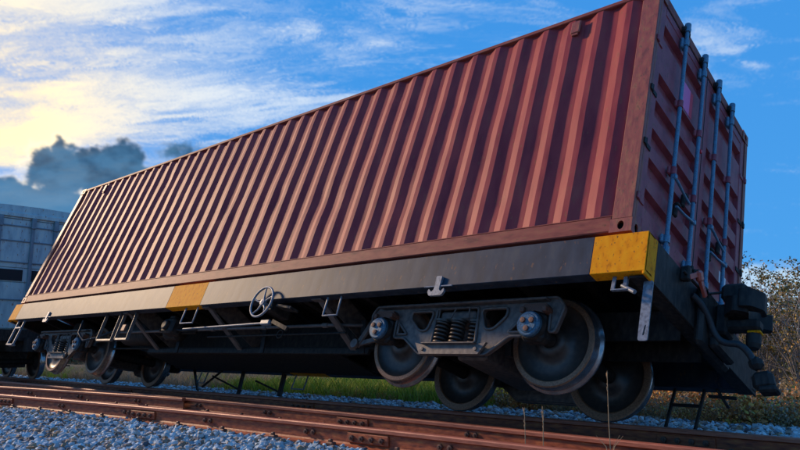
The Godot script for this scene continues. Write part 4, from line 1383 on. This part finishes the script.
func weed_clump(stem: Color, cols: Array, n: int, h0: float, h1: float, leaf: float) -> SurfaceTool:
	var s := SurfaceTool.new()
	s.begin(Mesh.PRIMITIVE_TRIANGLES)
	for i in n:
		var a := rng.randf() * TAU
		var lean := Vector3(cos(a), 0, sin(a)) * rng.randf_range(0.1, 0.7)
		var h := rng.randf_range(h0, h1)
		var base := Vector3(rng.randf_range(-0.12, 0.12), 0, rng.randf_range(-0.12, 0.12))
		var tip := base + Vector3(lean.x * h, h, lean.z * h)
		var sd := Vector3(cos(a + 1.6), 0, sin(a + 1.6)) * 0.004
		for v in [base - sd, base + sd, tip]:
			s.set_color(stem); s.set_normal(Vector3(cos(a), 0.3, sin(a)).normalized()); s.add_vertex(v)
		for k in 14:
			var t := rng.randf_range(0.2, 1.0)
			var p := base.lerp(tip, t) + Vector3(rng.randf_range(-1, 1), rng.randf_range(-0.5, 0.5), rng.randf_range(-1, 1)) * 0.06
			var d1 := Vector3(rng.randf_range(-1, 1), rng.randf_range(-1, 1), rng.randf_range(-1, 1)).normalized() * leaf * rng.randf_range(0.6, 1.3)
			var d2 := d1.cross(Vector3(rng.randf_range(-1, 1), rng.randf_range(-1, 1), rng.randf_range(-1, 1))).normalized() * leaf * 0.45
			var c: Color = cols[rng.randi() % cols.size()]
			var f := rng.randf_range(0.65, 1.3)
			c = Color(c.r * f, c.g * f, c.b * f)
			var nn := d1.cross(d2).normalized()
			for v in [p, p + d1 * 0.5 + d2, p + d1, p, p + d1, p + d1 * 0.5 - d2]:
				s.set_color(c); s.set_normal(nn); s.add_vertex(v)
	return s

func scatter(holder: Node3D, called: String, sts: Array, m: Material, spots: Array, y: float) -> void:
	for k in sts.size():
		var me: ArrayMesh = sts[k].commit()
		me.surface_set_material(0, m)
		var mine := []
		for i in range(k, spots.size(), sts.size()):
			mine.append(spots[i])
		var mm := MultiMesh.new()
		mm.transform_format = MultiMesh.TRANSFORM_3D
		mm.mesh = me
		mm.instance_count = mine.size()
		for i in mine.size():
			var p: Vector3 = mine[i]
			mm.set_instance_transform(i, Transform3D(Basis(Vector3.UP, rng.randf() * TAU).scaled(Vector3.ONE * p.y), Vector3(p.x, y, p.z)))
		var mi := MultiMeshInstance3D.new()
		mi.name = called
		mi.multimesh = mm
		mi.set_meta("kind", "stuff")
		holder.add_child(mi, true)

func stuff(called: String, label: String, category: String) -> Node3D:
	var h := Node3D.new()
	h.name = called
	add_child(h)
	h.set_meta("kind", "stuff")
	tag(h, label, category)
	return h

func build_plants() -> void:
	var lm := leaf_mat("leaf", Color.WHITE, 0.3)
	lm.backlight = Color(0.25, 0.25, 0.2)
	var patch := FastNoiseLite.new()
	patch.seed = 4
	patch.frequency = 0.35
	var green := [Color(0.22, 0.36, 0.02), Color(0.32, 0.44, 0.03), Color(0.40, 0.40, 0.05), Color(0.13, 0.22, 0.02)]
	var straw := [Color(0.40, 0.28, 0.14), Color(0.48, 0.36, 0.20), Color(0.28, 0.20, 0.11), Color(0.40, 0.33, 0.24)]
	var rusty := [Color(0.58, 0.22, 0.05), Color(0.64, 0.32, 0.07), Color(0.40, 0.18, 0.06), Color(0.48, 0.36, 0.07)]
	var g_sp := []
	var s_sp := []
	var r_sp := []
	for i in 9000:
		var x := rng.randf_range(-16.0, 16.0)
		var z := -3.85 - 10.0 * pow(rng.randf(), 1.4)
		var n := patch.get_noise_2d(x, z)
		var p := Vector3(x, rng.randf_range(0.7, 1.3), z)
		if x > 1.0 and x < 8.2 and n > -0.38:
			g_sp.append(p)
			if rng.randf() < 0.5:
				g_sp.append(p + Vector3(rng.randf_range(-0.3, 0.3), 0, rng.randf_range(-0.3, 0.3)))
		elif x > 5.0 and n > -0.25 and z > -7.5:
			r_sp.append(p)
		elif n > 0.28:
			g_sp.append(p)
		else:
			s_sp.append(p)
	for i in 900:
		var x := rng.randf_range(4.5, 15.5)
		r_sp.append(Vector3(x, rng.randf_range(0.3, 0.6) if x < 8.5 else rng.randf_range(0.5, 0.9), rng.randf_range(-4.5, -3.8)))
	var gh := stuff("grass", "bright green grass growing beyond the far rail", "grass")
	scatter(gh, "blades", [blade_clump(green, 26, 0.12, 0.38, 0.16, 0.006), blade_clump(green, 26, 0.10, 0.30, 0.2, 0.006)], lm, g_sp, -0.12)
	var sh := stuff("dry_grass", "dry straw coloured grass on the verge beyond the track", "grass")
	scatter(sh, "blades", [blade_clump(straw, 24, 0.12, 0.42, 0.16, 0.005), blade_clump(straw, 24, 0.08, 0.3, 0.2, 0.005)], lm, s_sp, -0.12)
	var rh := stuff("dry_weeds", "rust brown dead weeds along the far edge of the ballast", "weeds")
	scatter(rh, "stems", [weed_clump(Color(0.25, 0.16, 0.08), rusty, 9, 0.15, 0.5, 0.035), weed_clump(Color(0.25, 0.16, 0.08), rusty, 9, 0.12, 0.4, 0.03), weed_clump(Color(0.2, 0.16, 0.08), straw, 8, 0.15, 0.45, 0.03)], lm, r_sp, -0.12)
	var fs := []
	for i in 1500:
		fs.append(Vector3(rng.randf_range(-60.0, 10.0), rng.randf_range(2.2, 4.5), rng.randf_range(-30.0, -13.5)))
	var fh := stuff("far_scrub", "low scrub in the distance beyond the verge", "scrub")
	scatter(fh, "stems", [weed_clump(Color(0.2, 0.16, 0.08), [Color(0.09, 0.11, 0.03), Color(0.14, 0.13, 0.05), Color(0.18, 0.14, 0.07)], 14, 0.2, 0.5, 0.035)], lm, fs, -0.12)
	# bushes at the right
	var olive := [Color(0.22, 0.17, 0.04), Color(0.30, 0.20, 0.05), Color(0.14, 0.13, 0.03), Color(0.34, 0.20, 0.05)]
	var spots := [
		[Vector3(10.55, -0.12, -8.6), 2.1, 0.9, 3500, "bare twiggy bush with few brown leaves beside the wagon's coupler"],
		[Vector3(11.5, -0.12, -8.2), 2.2, 1.1, 3500, "dense twiggy bush at the right edge of the picture"],
		[Vector3(10.2, -0.12, -10.6), 2.75, 1.2, 9000, "tall olive brown bush rising behind the wagon's coupler"],
		[Vector3(11.4, -0.12, -10.8), 2.85, 1.2, 9000, "tall leafy olive bush in the right background"],
		[Vector3(12.6, -0.12, -9.6), 2.6, 1.2, 7000, "olive bush furthest right beyond the track"],
		[Vector3(9.0, -0.12, -11.2), 2.2, 1.1, 6000, "olive bush hidden mostly behind the leaning container's end"],
	]
	for b in spots:
		bush(b[0], b[1], b[2], b[3], b[4], olive)
	sapling(Vector3(9.45, -0.12, -11.6), 3.45)
	# dry stalks standing in front of the near rail
	var k := 0
	for q in [[Vector3(11.93, -0.06, -0.02), 0.70, "tallest dry grass stalk standing before the right hand wheel"], [Vector3(11.56, -0.06, 0.30), 0.44, "pale dry stalk left of the tallest stalk, before the rails"], [Vector3(11.44, -0.06, 0.36), 0.42, "bent dry stalk furthest left of the stalks before the rails"]]:
		stalk(q[0], q[1], q[2])
		k += 1

func bush(at: Vector3, h: float, r: float, leaves: int, label: String, cols: Array) -> void:
	var b := thing("bush", label, "bush", Transform3D(Basis(), at), "bushes at the right beyond the track")
	var s := mb()
	var tips := []
	for i in 40:
		var a := rng.randf() * TAU
		var out := rng.randf_range(0.2, 1.0) * r
		var hh := h * rng.randf_range(0.65, 1.0)
		var p0 := Vector3(cos(a), 0, sin(a)) * 0.12
		var p1 := Vector3(cos(a) * out * 0.45, hh * 0.4, sin(a) * out * 0.45)
		var p2 := Vector3(cos(a) * out * 0.85, hh * 0.75, sin(a) * out * 0.85) + Vector3(rng.randf_range(-0.1, 0.1), 0, rng.randf_range(-0.1, 0.1))
		var p3 := Vector3(cos(a) * out, hh, sin(a) * out) + Vector3(rng.randf_range(-0.15, 0.15), 0, rng.randf_range(-0.15, 0.15))
		tube(s, [p0, p1, p2, p3], [0.014, 0.010, 0.006, 0.003], 4, false)
		for j in 8:
			var t := rng.randf_range(0.15, 1.0)
			var q := p0.lerp(p1, t * 2.0) if t < 0.5 else p1.lerp(p3, t * 2.0 - 1.0)
			var d := Vector3(rng.randf_range(-1, 1), rng.randf_range(-0.3, 0.9), rng.randf_range(-1, 1)).normalized() * rng.randf_range(0.25, 0.6)
			var mid := q + d * 0.5 + Vector3(rng.randf_range(-0.06, 0.06), rng.randf_range(-0.06, 0.06), rng.randf_range(-0.06, 0.06))
			tube(s, [q, mid, q + d], [0.006, 0.004, 0.002], 3, false)
			tips.append([q, q + d])
	obj("branches", s, M.bark, b)
	var l := SurfaceTool.new()
	l.begin(Mesh.PRIMITIVE_TRIANGLES)
	for i in leaves:
		var tp: Array = tips[rng.randi() % tips.size()]
		var p: Vector3 = tp[0].lerp(tp[1], rng.randf_range(0.2, 1.05)) + Vector3(rng.randf_range(-0.05, 0.05), rng.randf_range(-0.05, 0.05), rng.randf_range(-0.05, 0.05))
		if p.y < h * 0.42 and rng.randf() < 0.8:
			continue
		leaf(l, p, 0.05, cols)
	var me := l.commit()
	me.surface_set_material(0, M.leaf)
	inst("foliage", me, b)

func leaf(l: SurfaceTool, p: Vector3, size: float, cols: Array) -> void:
	var d1 := Vector3(rng.randf_range(-1, 1), rng.randf_range(-1, 0.8), rng.randf_range(-1, 1)).normalized() * size * rng.randf_range(0.6, 1.3)
	var d2 := d1.cross(Vector3(rng.randf_range(-1, 1), rng.randf_range(-1, 1), rng.randf_range(-1, 1))).normalized() * size * 0.4
	var c: Color = cols[rng.randi() % cols.size()]
	var f := rng.randf_range(0.6, 1.35)
	c = Color(c.r * f, c.g * f, c.b * f)
	var nn := d1.cross(d2).normalized()
	for v in [p, p + d1 * 0.5 + d2, p + d1, p, p + d1, p + d1 * 0.5 - d2]:
		l.set_color(c); l.set_normal(nn); l.add_vertex(v)

func sapling(at: Vector3, h: float) -> void:
	var b := thing("sapling_tree", "slender dark leaved tree rising behind the container's far edge", "tree", Transform3D(Basis(), at))
	var s := mb()
	tube(s, [Vector3.ZERO, Vector3(0.03, h * 0.4, 0), Vector3(0.0, h * 0.75, 0.02), Vector3(0.05, h, 0)], [0.05, 0.035, 0.02, 0.005], 8, false)
	var tips := []
	for i in 46:
		var t := rng.randf_range(0.3, 0.98)
		var a := rng.randf() * TAU
		var p := Vector3(0.02, h * t, 0)
		var d := Vector3(cos(a), 0.9, sin(a)) * rng.randf_range(0.12, 0.42) * (1.15 - t * 0.6)
		tube(s, [p, p + d * 0.5 + Vector3(0, -0.02, 0), p + d], [0.009, 0.006, 0.002], 4, false)
		tips.append([p, p + d])
	obj("trunk", s, M.bark, b)
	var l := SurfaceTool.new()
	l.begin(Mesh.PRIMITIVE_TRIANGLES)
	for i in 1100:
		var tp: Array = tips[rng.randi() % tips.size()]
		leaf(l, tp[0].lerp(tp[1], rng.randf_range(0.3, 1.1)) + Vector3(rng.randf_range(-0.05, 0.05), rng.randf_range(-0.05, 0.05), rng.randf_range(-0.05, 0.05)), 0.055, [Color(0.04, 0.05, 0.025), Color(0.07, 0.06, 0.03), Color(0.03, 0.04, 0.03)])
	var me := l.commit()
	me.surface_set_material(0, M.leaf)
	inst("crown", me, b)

func stalk(at: Vector3, h: float, label: String) -> void:
	var b := thing("dry_stalk", label, "grass stalk", Transform3D(Basis(Vector3.UP, rng.randf() * TAU), at), "dry stalks before the rails")
	var m: StandardMaterial3D = M.get("stalk", null)
	if m == null:
		m = flat("stalk", lin(0.42, 0.27, 0.14), 0.8)
	var s := mb()
	tube(s, [Vector3.ZERO, Vector3(0.004, h * 0.5, 0.004), Vector3(0.012, h, 0.0)], [0.004, 0.0032, 0.002], 6, false)
	obj("stem", s, m, b)
	s = mb()
	for i in 9:
		var y := h * rng.randf_range(0.62, 1.0)
		var a := rng.randf() * TAU
		var d := Vector3(cos(a) * 0.25, 1.0, sin(a) * 0.25) * rng.randf_range(0.02, 0.045)
		tube(s, [Vector3(0.006, y, 0), Vector3(0.006, y, 0) + d * 0.6, Vector3(0.006, y, 0) + d], [0.0018, 0.0032, 0.001], 4, false)
	obj("seed_head", s, m, b)
	for i in 3:
		s = mb()
		var a := rng.randf() * TAU
		var d := Vector3(cos(a), 0, sin(a))
		tube(s, [Vector3.ZERO, d * 0.03 + Vector3(0, h * 0.25, 0), d * 0.10 + Vector3(0, h * 0.36, 0)], [0.003, 0.003, 0.0008], 4, false)
		obj("blade", s, m, b)
